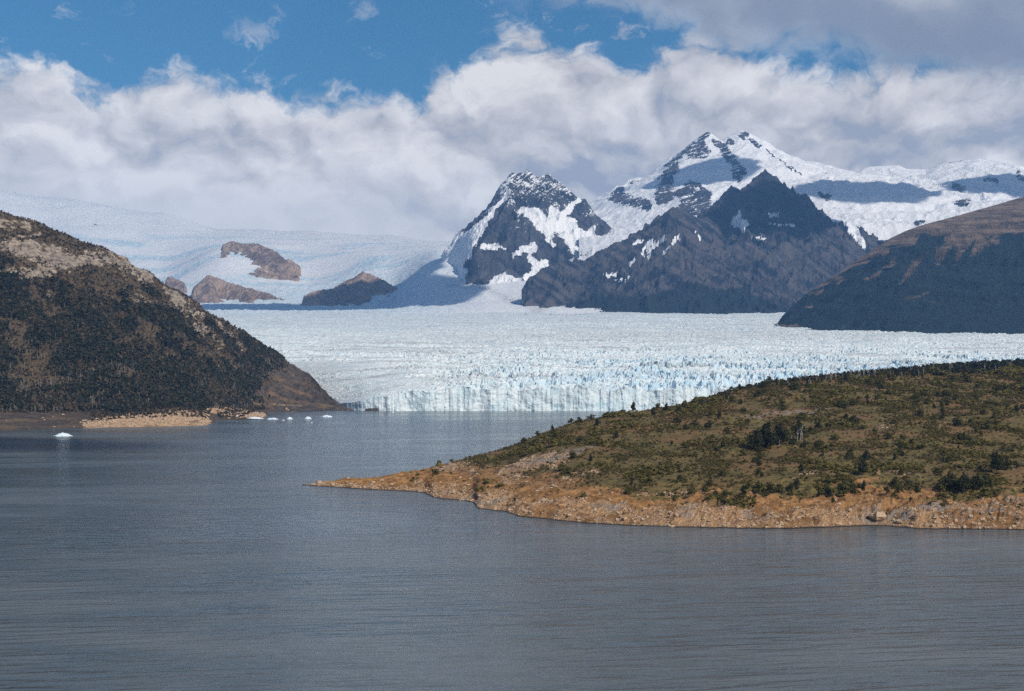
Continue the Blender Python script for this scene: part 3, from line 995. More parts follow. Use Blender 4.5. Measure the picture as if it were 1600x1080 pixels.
ridge_mountain('dark_mountain', M['far_rock'], 'dark rocky mountain with pointed summit and forested foot behind the glacier', ((815, 1420), (11900, 16600)), (1.2, 17.5),
    [dict(p=[(822, 462, 13000), (832, 440, 13100), (850, 420, 13200), (880, 408, 13300), (912, 405, 13400), (960, 381, 13500), (1000, 366, 13600), (1030, 345, 13700), (1052, 322, 13800),
             (1070, 330, 13900), (1092, 341, 14100), (1110, 338, 14300), (1120, 320, 14500), (1133, 305, 14700), (1146, 290, 14850), (1156, 296, 14900), (1166, 289, 15000), (1180, 280, 15100), (1196, 264, 15200),
             (1206, 278, 15200), (1217, 302, 15200), (1235, 312, 15200), (1260, 322, 15200), (1290, 338, 15200), (1315, 356, 15200), (1345, 382, 15200), (1400, 430, 15000), (1440, 470, 15000)], front=0.80, back=0.9),
     dict(p=[(1052, 322, 13800), (1072, 370, 13400), (1090, 410, 13100), (1115, 455, 12700), (1135, 492, 12300)], front=0.78, back=0.7),
     dict(p=[(1052, 322, 13800), (1040, 380, 13450), (1010, 425, 13100), (970, 455, 12800), (950, 490, 12350)], front=0.75, back=0.7),
     dict(p=[(1196, 264, 15200), (1210, 330, 14600), (1235, 390, 14000), (1262, 450, 13300), (1280, 492, 12800)], front=0.8, back=0.75),
     dict(p=[(1166, 289, 15000), (1165, 345, 14450), (1180, 400, 13900), (1200, 450, 13300)], front=0.8, back=0.75),
     dict(p=[(1290, 338, 15200), (1320, 400, 14500), (1340, 450, 13800)], front=0.8, back=0.75),
     dict(p=[(880, 408, 13300), (868, 440, 13000), (850, 475, 12600)], front=0.75, back=0.7)],
    snow_dark, veg_dark, gully=120, rough=115, seed=500, diag=1.0, squeeze=1.15)

# dark shoulder between the dark mountain and the right hill
ridge_mountain('rock_shoulder', M['far_rock'], 'small dark rock shoulder below the snow plateau', ((1310, 1450), (15400, 17200)), (1.4, 20.0),
    [dict(p=[(1318, 346, 16300), (1340, 345, 16300), (1360, 350, 16300), (1388, 374, 16200), (1415, 400, 16100), (1450, 440, 16000)], front=0.85, back=1.3)],
    lambda i: np.maximum(0.15 + 0.3 * fbm(i['X'] / 120.0, i['Z'] / 60.0, 4, 0.6, 231), stroke(i['PX'], i['PY'], [(1326, 350, 6), (1340, 368, 8), (1356, 388, 6)], 0.4)), gully=40, rough=30, seed=560)


# nunataks: tan rock islands in the ice
def nunatak(name, label, ridges, box, seed, snowk=0.1, front=0.75):
    ridge_mountain(name, M['nunatak'], label, box, (1.0, 16.0),
        [dict(p=r, front=front, back=0.9) for r in ridges],
        lambda i: snowk + 0.45 * fbm(i['X'] / 130.0, i['Z'] / 60.0, 4, 0.6, seed) + 0.25 * (i['gl'] < -0.15), gully=75, rough=75, seed=seed, slope_noise=0.4, sink=500.0, sink_px=16.0)


nunatak('rock_island', 'long tan rock ridge standing in the ice beside the hillside',
        [[(303, 460, 16700), (315, 448, 16900), (325, 429, 17000), (350, 438, 17000), (385, 448, 16900), (420, 458, 16700), (462, 476, 16300)],
         [(325, 429, 17000), (330, 455, 16600), (340, 478, 16200)], [(385, 448, 16900), (395, 478, 16200)]], ((290, 475), (15900, 17500)), 611, 0.02)
nunatak('rock_island', 'broad brown rock island half in cloud shadow below the icefall',
        [[(472, 474, 15900), (490, 454, 16100), (520, 450, 16200), (550, 438, 16400), (565, 424, 16500), (600, 436, 16400), (622, 450, 16200), (648, 472, 15800)],
         [(565, 424, 16500), (560, 455, 16000), (555, 482, 15500)], [(520, 450, 16200), (515, 482, 15500)], [(622, 450, 16200), (615, 482, 15500)]], ((462, 665), (15300, 17000)), 631, -0.1)
nunatak('rock_island', 'highest tan rock rib rising from the upper snowfield',
        [[(345, 384, 19700), (362, 377, 19800), (378, 380, 19800), (402, 381, 19700), (415, 394, 19400), (430, 412, 19000), (452, 430, 18500), (462, 434, 18300)],
         [(402, 381, 19700), (412, 415, 19000), (420, 438, 18500)]], ((335, 480), (18000, 20500)), 651, 0.10, 0.5)
nunatak('rock_island', 'small tan rock knob at the hillside edge of the icefield',
        [[(255, 436, 17600), (268, 432, 17700), (285, 440, 17600), (292, 448, 17400)]], ((248, 302), (17000, 18200)), 671, 0.05)
nunatak('rock_island', 'tiny grey rock poking out of the snow above the hillside',
        [[(139, 354, 24000), (147, 350, 24000), (158, 353, 24000), (162, 357, 23900)]], ((134, 168), (23500, 24500)), 681, -0.2)


# ------------------------------------------------------------------ hills from column profiles
def build_right_hill():
    pxs = np.arange(1196, 1730, 1.25)
    ridge_py = smooth_tab(pxs, [(1196, 520), (1213, 508), (1222, 494), (1240, 476), (1262, 458), (1290, 440), (1340, 406), (1390, 373), (1415, 361), (1440, 352), (1500, 336), (1560, 319), (1600, 307), (1730, 275)], 5)
    ridge_Y = tab(pxs, [(1196, 8700), (1240, 8900), (1390, 9400), (1500, 9800), (1600, 10200), (1730, 10600)])
    base_Y = tab(pxs, [(1196, 8500), (1215, 8420), (1260, 8000), (1400, 7560), (1600, 7250), (1730, 7100)]) - 200
    zr = zof(ridge_py, ridge_Y)
    zb = 60 + GL_S * (base_Y - 3600) - 40
    k = np.concatenate([np.linspace(0, 1, 230), np.linspace(1.02, 1.5, 16)])[:, None]
    Y = base_Y[None, :] + (ridge_Y - base_Y)[None, :] * k
    PX = np.repeat(pxs[None, :], len(k), 0)
    X = (PX - 800) / F * Y
    g = np.where(k <= 1, np.power(np.clip(k, 0, 1), 0.92), 1 - 0.5 * (k - 1) ** 1.3)
    Z = zb[None, :] + (zr - zb)[None, :] * g
    mid = np.sin(np.pi * np.clip(k, 0, 1)) ** 0.8
    along = (X * 0.6 + Y * 0.8)
    Z = Z + mid * (70 * fbm(along / 420.0, Z / 900.0, 4, 0.5, 701) + 115 * (ridged(along / 300.0 + 0.3 * fbm(X / 200.0, Y / 200.0, 3, 0.5, 704), Z / 1000.0, 5, 0.55, 703) - 0.45)) + 5 * mid * fbm(X / 14.0, Y / 14.0, 3, 0.6, 705)
    Z = Z + 10 * mid * fbm(X / 60.0, Y / 60.0, 4, 0.55, 707)
    Z = Z + 16 * mid * sst(k, 0.45, 0.8) * np.sin(Z / 17.0 + 2.5 * fbm(X / 150.0, Y / 150.0, 3, 0.5, 709))
    PY = pyof(Z, Y)
    TPX, TPY = PX, PY
    PX, PY = wob(PX, PY, 16.0, 28.0, 66)
    n = fbm(along / 130.0, Z / 240.0, 4, 0.55, 711)
    line = tab(PX, [(1196, 470), (1260, 452), (1310, 435), (1360, 405), (1390, 392), (1440, 372), (1480, 385), (1510, 382), (1600, 362), (1730, 350)])
    veg = sst(PY - line + 26 * n, -8, 10)
    # scree chutes that break the tree line and forest fingers that climb above it
    for st in ([(1445, 392, 5), (1430, 412, 8), (1418, 430, 5), (1405, 442, 3)], [(1350, 435, 3), (1372, 429, 4)], [(1374, 418, 2), (1392, 412, 4), (1405, 400, 3)], [(1470, 392, 9), (1462, 408, 5)], [(1508, 378, 8), (1495, 405, 6)], [(1530, 385, 9), (1522, 398, 6)],
               [(1280, 453, 2), (1278, 458, 4)], [(1425, 466, 3), (1445, 462, 3)], [(1455, 472, 2), (1462, 474, 2)], [(1258, 480, 2), (1264, 476, 3)]):
        veg = veg - 0.75 * stroke(PX, PY, st, 0.8)
    for st in ([(1445, 375, 9), (1470, 376, 8), (1440, 388, 9)], [(1493, 384, 3), (1484, 402, 5)], [(1522, 380, 4), (1512, 390, 4)], [(1568, 378, 7), (1590, 372, 8)]):
        veg = np.maximum(veg, stroke(PX, PY, st, 0.4))
    veg = veg - 0.9 * stroke(PX, PY, [(1212, 508, 5), (1225, 510, 5), (1250, 514, 3), (1290, 518, 1.5)], 0.5)
    me = grid_mesh('right_hill', X, Y, Z, {'snow': np.zeros(X.shape), 'veg': veg, 'streak': 0.6 * fbm(along / 30.0, Z / 300.0, 4, 0.55, 713) + 0.6 * fbm(along / 300.0, Z / 22.0, 4, 0.55, 715)}, True)
    finish('right_hill', me, M['brown_rock'], 'dark forested hillside with bare brown top beside the glacier', None, None, 'structure')


build_right_hill()


def build_left_hill():
    pxs = np.arange(-130, 566, 1.45)
    ridge_py = smooth_tab(pxs, [(-130, 285), (0, 330), (60, 348), (100, 365), (150, 383), (200, 405), (245, 437), (290, 461), (330, 490), (370, 514), (400, 536), (440, 561), (470, 577), (486, 586), (500, 604), (520, 624), (545, 637), (566, 644)], 4)
    ridge_py = ridge_py + 5.0 * fbm(pxs / 42.0, pxs * 0 + 0.7, 4, 0.55, 797) * sst(-pxs, -470, -420)
    ridge_Y = tab(pxs, [(-130, 3400), (0, 3500), (150, 3650), (300, 3850), (400, 4000), (470, 4150), (486, 4050), (500, 3850), (520, 3680), (545, 3580), (566, 3540)])
    shore_py = smooth_tab(pxs, [(-130, 680), (0, 673.5), (80, 669.5), (150, 668), (250, 666.5), (320, 664.5), (334, 661), (338, 656.5), (400, 656), (412, 654), (416, 646), (430, 644.5), (480, 643.5), (545, 641.5), (566, 641)], 3)
    shore_Y = CAMZ * F / (shore_py - HZ)
    toe_Y = tab(pxs, [(-130, 2600), (0, 2690), (150, 2740), (250, 2800), (320, 2920), (350, 3150), (400, 3330), (450, 3480), (485, 3520), (520, 3545), (566, 3541)])
    toe_Y = np.minimum(np.maximum(toe_Y, shore_Y + 8), ridge_Y - 8)
    toe_z = tab(pxs, [(-130, 24), (0, 22), (120, 20), (180, 24), (280, 30), (330, 20), (360, 14), (450, 13), (500, 9), (566, 2)])
    zr = zof(ridge_py, ridge_Y)
    zr = np.maximum(zr, toe_z * 0.9)
    kk = np.concatenate([np.linspace(-0.25, 0, 8)[:-1], np.linspace(0, 1, 90)[:-1], np.linspace(1, 2, 260), np.linspace(2.02, 2.5, 14)])[:, None]
    Y = np.where(kk <= 1, shore_Y + (toe_Y - shore_Y) * kk, np.where(kk <= 2, toe_Y + (ridge_Y - toe_Y) * (kk - 1), ridge_Y + 500 * (kk - 2)))
    PX = np.repeat(pxs[None, :], len(kk), 0)
    X = (PX - 800) / F * Y
    t1 = np.clip(kk, -0.3, 1)
    t2 = np.clip(kk - 1, 0, 1)
    hump = sst(PX + 25 * fbm(PX / 20.0, Y / 40.0, 3, 0.5, 799), 70, 190) * (1 - sst(PX, 320, 337))
    zlow = toe_z * (np.where(t1 < 0, t1 * 0.6, np.power(np.clip(t1, 0, 1), 1.5 - 0.9 * hump)))
    Z = np.where(kk <= 1, zlow, toe_z + (zr - toe_z) * np.power(t2, 0.95))
    Z = np.where(kk > 2, zr - 160 * (kk - 2) * np.clip(zr / 300, 0.02, 1), Z)
    mid = np.sin(np.pi * t2) ** 0.7
    big = np.clip(zr / 300.0, 0, 1)[None, :]
    Z = Z + mid * big * (40 * fbm(X / 240.0, Y / 300.0, 4, 0.5, 801) + 46 * (ridged(X / 150.0 + Y / 500.0, Y / 420.0, 4, 0.5, 803) - 0.45))
    Z = Z + mid * (2.0 + 5 * big) * fbm(X / 34.0, Y / 34.0, 4, 0.55, 805)
    low = np.clip(t1, 0, 1) * (1 - t2)
    Z = Z + low * sst(t1, 0.0, 0.3) * (13 * hump + 1.6) * (ridged(X / 34.0, Y / 55.0, 5, 0.58, 807) - 0.4)
    PY = pyof(Z, Y)
    n = fbm(X / 70.0, Z / 40.0, 4, 0.6, 811)
    # cliff bands
    rock = np.full(X.shape, -0.2)
    CPX, CPY = wob(PX, PY, 14.0, 26.0, 88)
    for st, k in (([(0, 385, 10), (60, 395, 16), (110, 405, 18), (150, 405, 12), (180, 410, 14), (215, 425, 12), (235, 435, 8)], 0.62), ([(0, 350, 8), (40, 352, 9)], 0.45), ([(0, 425, 8), (50, 425, 12), (90, 410, 14), (130, 405, 16)], 0.62),
                  ([(20, 375, 5), (60, 365, 6)], 0.5), ([(262, 455, 8), (285, 480, 12), (310, 500, 14), (320, 520, 10)], 0.55), ([(215, 465, 12), (235, 475, 12)], 0.42), ([(340, 505, 6), (360, 520, 7), (372, 535, 6)], 0.5),
                  ([(335, 525, 6), (345, 538, 6)], 0.42), ([(375, 545, 5), (385, 560, 5)], 0.4), ([(76, 460, 4), (82, 465, 4)], 0.7), ([(405, 555, 4), (420, 568, 4)], 0.4), ([(225, 472, 9), (265, 478, 9)], 0.3)):
        rock = np.maximum(rock, stroke(CPX, CPY, st, 0.8) * (k + 0.08) + 0.40 * n)
    mor0 = sst(PX - tab(PY, [(560, 470), (580, 425), (600, 405), (630, 395), (650, 380)]), -5, 25)
    Z = Z + mor0 * sst(kk, 0.3, 1.0) * (13 * (ridged((X + 0.5 * Y) / 60.0, (Y - 0.5 * X) / 150.0, 5, 0.6, 823) - 0.4)) * (kk < 2.0) * np.clip(Z / 20.0, 0, 1)
    # break cliffs into steps
    cl = np.clip(rock, 0, 0.6) / 0.6
    Z = Z + cl * 9 * (ridged(X / 26.0, Z / 15.0, 4, 0.55, 821) - 0.4) + cl * 5 * np.sign(np.sin(Z / 9.0 + 2 * n))
    PY = pyof(Z, Y)
    veg = 0.62 + 0.75 * fbm(X / 130.0, Y / 130.0, 4, 0.55, 831) - 0.55 * sst(-(PY - 0.28 * PX), -425, -345) - 0.9 * np.clip(rock, 0, 1)
    for st in ([(225, 512, 9), (262, 520, 10), (285, 530, 6)], [(0, 500, 9), (40, 515, 7)], [(290, 540, 8), (330, 560, 8)], [(100, 600, 8), (20, 590, 10)], [(130, 440, 10), (105, 430, 12)]):
        veg = veg - 0.45 * stroke(CPX, CPY, st, 0.8)
    morl = tab(PY, [(560, 470), (580, 425), (600, 405), (630, 395), (650, 380)])
    moraine = sst(PX - morl + 55 * n, -12, 30)
    moraine = np.maximum(moraine, (kk < 0.92) * (1 - hump) * sst(-PX, -345, -330) * 0.9)
    veg = np.where(kk < 1, 0.05 + 0.55 * sst(kk + 0.5 * n, 0.45, 0.8) * np.maximum(hump, 0.25), veg) - moraine
    shore = hump * (1 - sst(kk + 0.55 * n, 0.30, 0.75)) * (0.72 + 0.5 * n)
    shore = np.maximum(shore, stroke(PX, PY, [(325, 640, 5), (350, 642, 7), (375, 646, 6), (408, 650, 4)], 0.6) * 0.8)
    shore = np.maximum(shore, stroke(PX, PY, [(390, 630, 2), (430, 632, 2), (470, 634, 2)], 0.9) * 0.5)
    me = grid_mesh('left_hill', X, Y, Z, {'rock': rock, 'veg': veg, 'shore': shore, 'moraine': moraine}, True)
    finish('left_hill', me, M['hillside'], 'steep dark hillside with pale cliffs above the far shore', None, None, 'structure')
    return Polar(pxs, Y, Z), PX, Y, Z, veg, kk, moraine, PY, shore


LH, LPX, LY, LZ, LVEG, LKK, LMOR, LPY, LSH = build_left_hill()


# ------------------------------------------------------------------ peninsula
PEN_SHORE = [(470, 758.4), (480, 758.6), (520, 761), (560, 764), (600, 766), (650, 768.5), (668, 771), (660, 772), (690, 780), (720, 781.5), (742, 786), (745, 795), (790, 800), (810, 807), (860, 812), (920, 818),
             (1000, 822), (1080, 824.5), (1200, 827), (1300, 824), (1345, 822), (1385, 822.5), (1440, 827), (1600, 828.5), (1800, 834)]
PEN_RIDGE = [(470, 758.2, 1222), (482, 757, 1224), (500, 754.5, 1232), (560, 748.5, 1250), (600, 744.5, 1262), (640, 738, 1285), (680, 728, 1310), (740, 713, 1350), (800, 697, 1390), (850, 675, 1410), (900, 659, 1430), (985, 644, 1480),
             (1050, 634, 1530), (1100, 622, 1590), (1150, 607, 1660), (1200, 598, 1720), (1290, 588, 1800), (1360, 583, 1870), (1440, 578, 1940), (1500, 574, 2000), (1600, 569, 2070), (1800, 560, 2200)]


def build_peninsula():
    pxs = np.arange(472, 1765, 1.75)
    shore_py = smooth_tab(pxs, PEN_SHORE, 4)
    sY = CAMZ * F / (shore_py - HZ)
    sY = sY + 5 * fbm(pxs / 22.0, pxs * 0 + 1.7, 4, 0.55, 901) * sst(pxs, 480, 700)
    rpy = smooth_tab(pxs, [(a, b) for a, b, c in PEN_RIDGE], 8)
    rY = tab(pxs, [(a, c) for a, b, c in PEN_RIDGE])
    rY = np.maximum(rY, sY + 4)
    zr = zof(rpy, rY)
    zr = np.maximum(zr, 0.3)
    kk = np.concatenate([np.linspace(-0.06, 0, 6)[:-1], np.linspace(0, 0.25, 90)[:-1], np.linspace(0.25, 1, 160)[:-1], np.linspace(1, 1.6, 30)])[:, None]
    Y = np.where(kk <= 1, sY + (rY - sY) * kk, rY + (kk - 1) * 500)
    PX = np.repeat(pxs[None, :], len(kk), 0)
    X = (PX - 800) / F * Y
    t = np.clip(kk, 0, 1)
    tipw = 1 - sst(PX, 560, 760)
    g = 0.075 * sst(t, 0.0, 0.035) + 0.925 * np.power(t, 1.12)
    g = g * (1 - tipw) + tipw * np.power(t, 0.6)
    Z = zr * g
    Z = np.where(kk < 0, kk * 120, Z)
    drop = np.clip(kk - 1, 0, 1)
    Z = np.where(kk > 1, zr - drop * 500 * 0.30 - np.where(PX < 760, drop * 60, 0), Z)
    mid = sst(t, 0.0, 0.12) * (1 - sst(t, 0.8, 1.0)) * (1 - tipw)
    d = np.hypot(0, Y - sY)
    near = sst(d, 1, 25)
    Z = Z + mid * (6.5 * fbm(X / 150.0, Y / 190.0, 4, 0.5, 911) + 2.4 * fbm(X / 42.0, Y / 55.0, 4, 0.5, 913))
    low = np.clip(1 - sst(d, 60, 190), 0, 1)
    ca, sa = math.cos(R(35)), math.sin(R(35))
    q1, q2 = X * ca + Y * sa, -X * sa + Y * ca
    strata = ridged(q1 / 46.0, q2 / 13.0, 4, 0.55, 917) - 0.42
    humps = fbm(X / 55.0, Y / 80.0, 3, 0.5, 919)
    Z = Z + near * low * (1 - 0.6 * tipw) * (6.0 * strata + 5.0 * humps + 4.0 * np.maximum(0, ridged(q1 / 30.0 + 4, q2 / 24.0, 5, 0.58, 925) - 0.45)) * (kk >= 0)
    Z = Z + near * (1 - 0.75 * low) * 1.0 * (ridged(X / 12.0, Y / 14.0, 3, 0.5, 921) - 0.4) * (kk >= 0) * (kk < 1.2)
    Z = Z + near * low * (kk >= 0) * (2.4 * (ridged(q1 / 15.0, q2 / 8.0, 4, 0.58, 927) - 0.42) + 1.0 * (ridged(X / 5.0, Y / 6.0, 2, 0.5, 929) - 0.4))
    Z = np.where((kk > 0) & (kk < 1), np.maximum(Z, 0.25 + 0.9 * sst(d, 0, 8)), Z)
    PY = pyof(Z, Y)
    n = fbm(X / 40.0, Y / 40.0, 4, 0.55, 923)
    # tan grass belt along the shore; its upper edge in metres from the water
    belt = tab(PX, [(470, 600), (620, 500), (700, 230), (760, 260), (850, 190), (950, 130), (1050, 105), (1200, 95), (1300, 105), (1400, 120), (1480, 85), (1540, 90), (1600, 120), (1765, 120)])
    shore = 1 - sst(d + 110 * n, belt * 0.5, belt * 1.3)
    rim = tab(PX, [(470, 18), (620, 20), (700, 90), (850, 110), (950, 65), (1100, 45), (1300, 38), (1400, 30), (1450, 60), (1600, 75), (1765, 60)])
    rock = (1 - sst(d, rim * 0.5, rim * 1.5)) * (0.66 + 0.7 * n) + 0.5 * strata * (1 - sst(d, 60, 130))
    CPX, CPY = wob(PX, PY, 16.0, 26.0, 99)
    for st, k in (([(790, 740, 14), (840, 722, 16), (880, 715, 12)], 0.75), ([(860, 755, 12), (930, 735, 12)], 0.5), ([(1000, 775, 8), (1080, 770, 8)], 0.45), ([(1370, 740, 6), (1405, 735, 8), (1420, 748, 5)], 0.6),
                  ([(1370, 672, 4), (1400, 665, 5)], 0.5), ([(680, 728, 8), (740, 730, 9)], 0.55), ([(1240, 745, 5), (1270, 735, 5)], 0.5), ([(1330, 760, 4), (1350, 757, 5)], 0.55)):
        rock = np.maximum(rock, stroke(CPX, CPY, st, 0.8) * k + 0.3 * n)
    bare = -0.3 + 0.8 * fbm(X / 110.0, Y / 130.0, 4, 0.55, 931) * 1.3
    for st, k in (([(1145, 653, 3), (1195, 652, 4), (1230, 645, 5), (1290, 640, 4)], 0.75), ([(1100, 668, 3), (1125, 668, 3)], 0.6), ([(880, 705, 8), (840, 712, 8), (930, 700, 6)], 0.7), ([(1000, 735, 6), (1060, 730, 5)], 0.5),
                  ([(1240, 738, 5), (1300, 720, 5)], 0.5), ([(1380, 670, 5), (1470, 665, 5)], 0.5), ([(1410, 735, 3), (1435, 742, 3)], 0.7), ([(970, 655, 4), (1000, 660, 5)], 0.5), ([(1560, 735, 4), (1600, 728, 5)], 0.6)):
        bare = np.maximum(bare, stroke(CPX, CPY, st, 0.9) * k + 0.3 * n - 0.12)
    me = grid_mesh('peninsula', X, Y, Z, {'shore': shore, 'rock': rock, 'bare': bare}, True)
    finish('peninsula', me, M['peninsula'], 'scrub covered peninsula with orange rocky shore', None, None, 'structure')
    return Polar(pxs, Y, Z), PX, Y, Z, shore, rock, bare, kk, PY


PEN, PPX, PYY, PZ, PSH, PRK, PBR, PKK, PPY = build_peninsula()

# ------------------------------------------------------------------ vegetation prototypes
rnd = random.Random(7)


def leaf_cloud(rng, lobes, n, size, flat=0.6):
    """many small leaf-clump faces spread over and inside lobes; lobe = (x, y, z, rx, ry, rz)"""
    V, Fc = [], []
    vol = [l[3] * l[4] * l[5] for l in lobes]
    tot = sum(vol)
    for l, v in zip(lobes, vol):
        for _ in range(max(3, int(n * v / tot))):
            d = Vector((rng.gauss(0, 1), rng.gauss(0, 1), rng.gauss(0, 1)))
            d.normalize()
            if d.z < -0.55:
                d.z *= -0.5
            r = rng.uniform(0.62, 1.06)
            c = Vector((l[0] + d.x * l[3] * r, l[1] + d.y * l[4] * r, l[2] + d.z * l[5] * r))
            nrm = (d + 0.7 * Vector((rng.gauss(0, 1), rng.gauss(0, 1), rng.gauss(0, 1) + 0.3))).normalized()
            a = nrm.orthogonal().normalized()
            b = nrm.cross(a)
            th = rng.uniform(0, 6.28)
            a, b = a * math.cos(th) + b * math.sin(th), b * math.cos(th) - a * math.sin(th)
            s = size * rng.uniform(0.6, 1.35)
            i = len(V)
            V += [c - a * s, c - b * s * flat + nrm * s * 0.15, c + a * s * rng.uniform(0.7, 1.2), c + b * s * flat]
            Fc.append((i, i + 1, i + 2, i + 3))
    return V, Fc


def tube(V, Fc, path, sides=5):
    """path: list of (Vector, radius)"""
    base = len(V)
    for j, (p, r) in enumerate(path):
        for s in range(sides):
            a = 6.2832 * s / sides
            V.append(Vector((p.x + r * math.cos(a), p.y + r * math.sin(a), p.z)))
    for j in range(len(path) - 1):
        for s in range(sides):
            s2 = (s + 1) % sides
            Fc.append((base + j * sides + s, base + j * sides + s2, base + (j + 1) * sides + s2, base + (j + 1) * sides + s))
    Fc.append(tuple(base + (len(path) - 1) * sides + s for s in range(sides)))


def limb_tree(rng, h, r0, nl, spread, top=0.95):
    V, Fc = [], []
    lean = Vector((rng.uniform(-.06, .06), rng.uniform(-.06, .06), 0)) * h
    tube(V, Fc, [(Vector((0, 0, -0.4)), r0), (lean * 0.4 + Vector((0, 0, h * 0.35)), r0 * 0.75), (lean + Vector((0, 0, h * top)), r0 * 0.22)])
    for i in range(nl):
        z0 = h * rng.uniform(0.25, 0.75)
        a = rng.uniform(0, 6.28)
        st = lean * (z0 / h) + Vector((0, 0, z0))
        ln = spread * rng.uniform(0.6, 1.0)
        en = st + Vector((math.cos(a) * ln, math.sin(a) * ln, ln * rng.uniform(0.5, 1.1)))
        tube(V, Fc, [(st, r0 * 0.45), ((st + en) / 2 + Vector((0, 0, 0.05 * ln)), r0 * 0.3), (en, r0 * 0.08)], 4)
    return V, Fc


def lobes_for(rng, w, h, n, base=0.15, peaky=0.0):
    out = []
    for i in range(n):
        f = (i + 0.5) / n
        z = h * (base + (0.95 - base) * f)
        wid = w * (math.sin(math.pi * min(1, f * 0.75 + 0.25)) ** 0.6) * (1 - peaky * f)
        a = rng.uniform(0, 6.28)
        off = wid * rng.uniform(0.15, 0.55)
        out.append((math.cos(a) * off, math.sin(a) * off, z, wid * rng.uniform(0.45, 0.7), wid * rng.uniform(0.45, 0.7), h * rng.uniform(0.14, 0.24)))
    return out


protos = bpy.data.collections.new('plant_shapes')
protos.use_fake_user = True


def proto_col(name, objs):
    c = bpy.data.collections.new(name)
    for o in objs:
        c.objects.link(o)
    return c


def far_tree(seed, brown):
    rng = random.Random(seed)
    lo = lobes_for(rng, 0.42, 1.0, 5, 0.22)
    V, Fc = leaf_cloud(rng, lo, 46, 0.17, 0.8)
    nl = len(Fc)
    tube(V, Fc, [(Vector((0, 0, -0.15)), 0.025), (Vector((0.02, 0, 0.6)), 0.015)], 3)
    me = poly_mesh('far_tree_shape', V, Fc)
    me.materials.append(M['leaf_brown'] if brown else M['leaf_far'])
    me.materials.append(M['deadwood'] if brown else M['bark'])
    me.polygons.foreach_set('material_index', [0] * nl + [1] * (len(Fc) - nl))
    o = bpy.data.objects.new('far_tree_shape', me)
    return o


def scrub(seed, mat, n=38, w=0.6, h=0.8, size=0.2):
    rng = random.Random(seed)
    lo = lobes_for(rng, w, h, 4, 0.1)
    V, Fc = leaf_cloud(rng, lo, n, size, 0.75)
    me = poly_mesh('scrub_shape', V, Fc)
    me.materials.append(mat)
    return bpy.data.objects.new('scrub_shape', me)


def dead_stem(seed):
    rng = random.Random(seed)
    V, Fc = limb_tree(rng, 1.0, 0.022, 5, 0.24, 1.0)
    me = poly_mesh('dead_stem_shape', V, Fc)
    me.materials.append(M['deadwood'])
    return bpy.data.objects.new('dead_stem_shape', me)


def scatter(name, pts, rot, scl, tint, pid, col, label, cat):
    me = bpy.data.meshes.new(name)
    me.vertices.add(len(pts))
    me.vertices.foreach_set('co', np.asarray(pts, np.float32).ravel())
    for k, v, ty in (('rot', rot, 'FLOAT'), ('tint', tint, 'FLOAT'), ('pid', pid, 'INT')):
        a = me.attributes.new(k, ty, 'POINT')
        a.data.foreach_set('value', np.asarray(v, np.int32 if ty == 'INT' else np.float32))
    a = me.attributes.new('scl', 'FLOAT_VECTOR', 'POINT')
    a.data.foreach_set('vector', np.asarray(scl, np.float32).ravel())
    ob = finish(name, me, None, label, cat, None, 'stuff')
    ng = bpy.data.node_groups.new(name + '_nodes', 'GeometryNodeTree')
    ng.interface.new_socket('Geometry', in_out='INPUT', socket_type='NodeSocketGeometry')
    ng.interface.new_socket('Geometry', in_out='OUTPUT', socket_type='NodeSocketGeometry')
    gi = ng.nodes.new('NodeGroupInput')
    go = ng.nodes.new('NodeGroupOutput')
    iop = ng.nodes.new('GeometryNodeInstanceOnPoints')
    ci = ng.nodes.new('GeometryNodeCollectionInfo')
    ci.inputs['Collection'].default_value = col
    ci.inputs['Separate Children'].default_value = True
    ci.inputs['Reset Children'].default_value = True

    def na(n, ty):
        nd = ng.nodes.new('GeometryNodeInputNamedAttribute')
        nd.data_type = ty
        nd.inputs[0].default_value = n
        return [o for o in nd.outputs if o.enabled and o.name == 'Attribute'][0]
    cx = ng.nodes.new('ShaderNodeCombineXYZ')
    ng.links.new(na('rot', 'FLOAT'), cx.inputs[2])
    ng.links.new(gi.outputs[0], iop.inputs['Points'])
    ng.links.new(ci.outputs[0], iop.inputs['Instance'])
    iop.inputs['Pick Instance'].default_value = True
    ng.links.new(na('pid', 'INT'), iop.inputs['Instance Index'])
    ng.links.new(cx.outputs[0], iop.inputs['Rotation'])
    ng.links.new(na('scl', 'FLOAT_VECTOR'), iop.inputs['Scale'])
    ng.links.new(iop.outputs[0], go.inputs[0])
    md = ob.modifiers.new('scatter', 'NODES')
    md.node_group = ng
    return ob


def pick(PX, Y, Z, weight, n, rs):
    """random points on a polar grid with probability by weight times ground area"""
    w = weight[:-1, :-1] * np.abs(np.diff(Y, axis=0)[:, :-1]) * (Y[:-1, :-1] / F)
    w = np.clip(w, 0, None)
    c = np.cumsum(w.ravel())
    k = np.searchsorted(c, rs.rand(n) * c[-1])
    r, q = np.unravel_index(np.clip(k, 0, w.size - 1), w.shape)
    u, v = rs.rand(n), rs.rand(n)
    def bl(A):
        return A[r, q] * (1 - u) * (1 - v) + A[r, q + 1] * u * (1 - v) + A[r + 1, q] * (1 - u) * v + A[r + 1, q + 1] * u * v
    px, y, z = bl(PX), bl(Y), bl(Z)
    return np.stack([(px - 800) / F * y, y, z], -1), r, q


rs = np.random.RandomState(5)


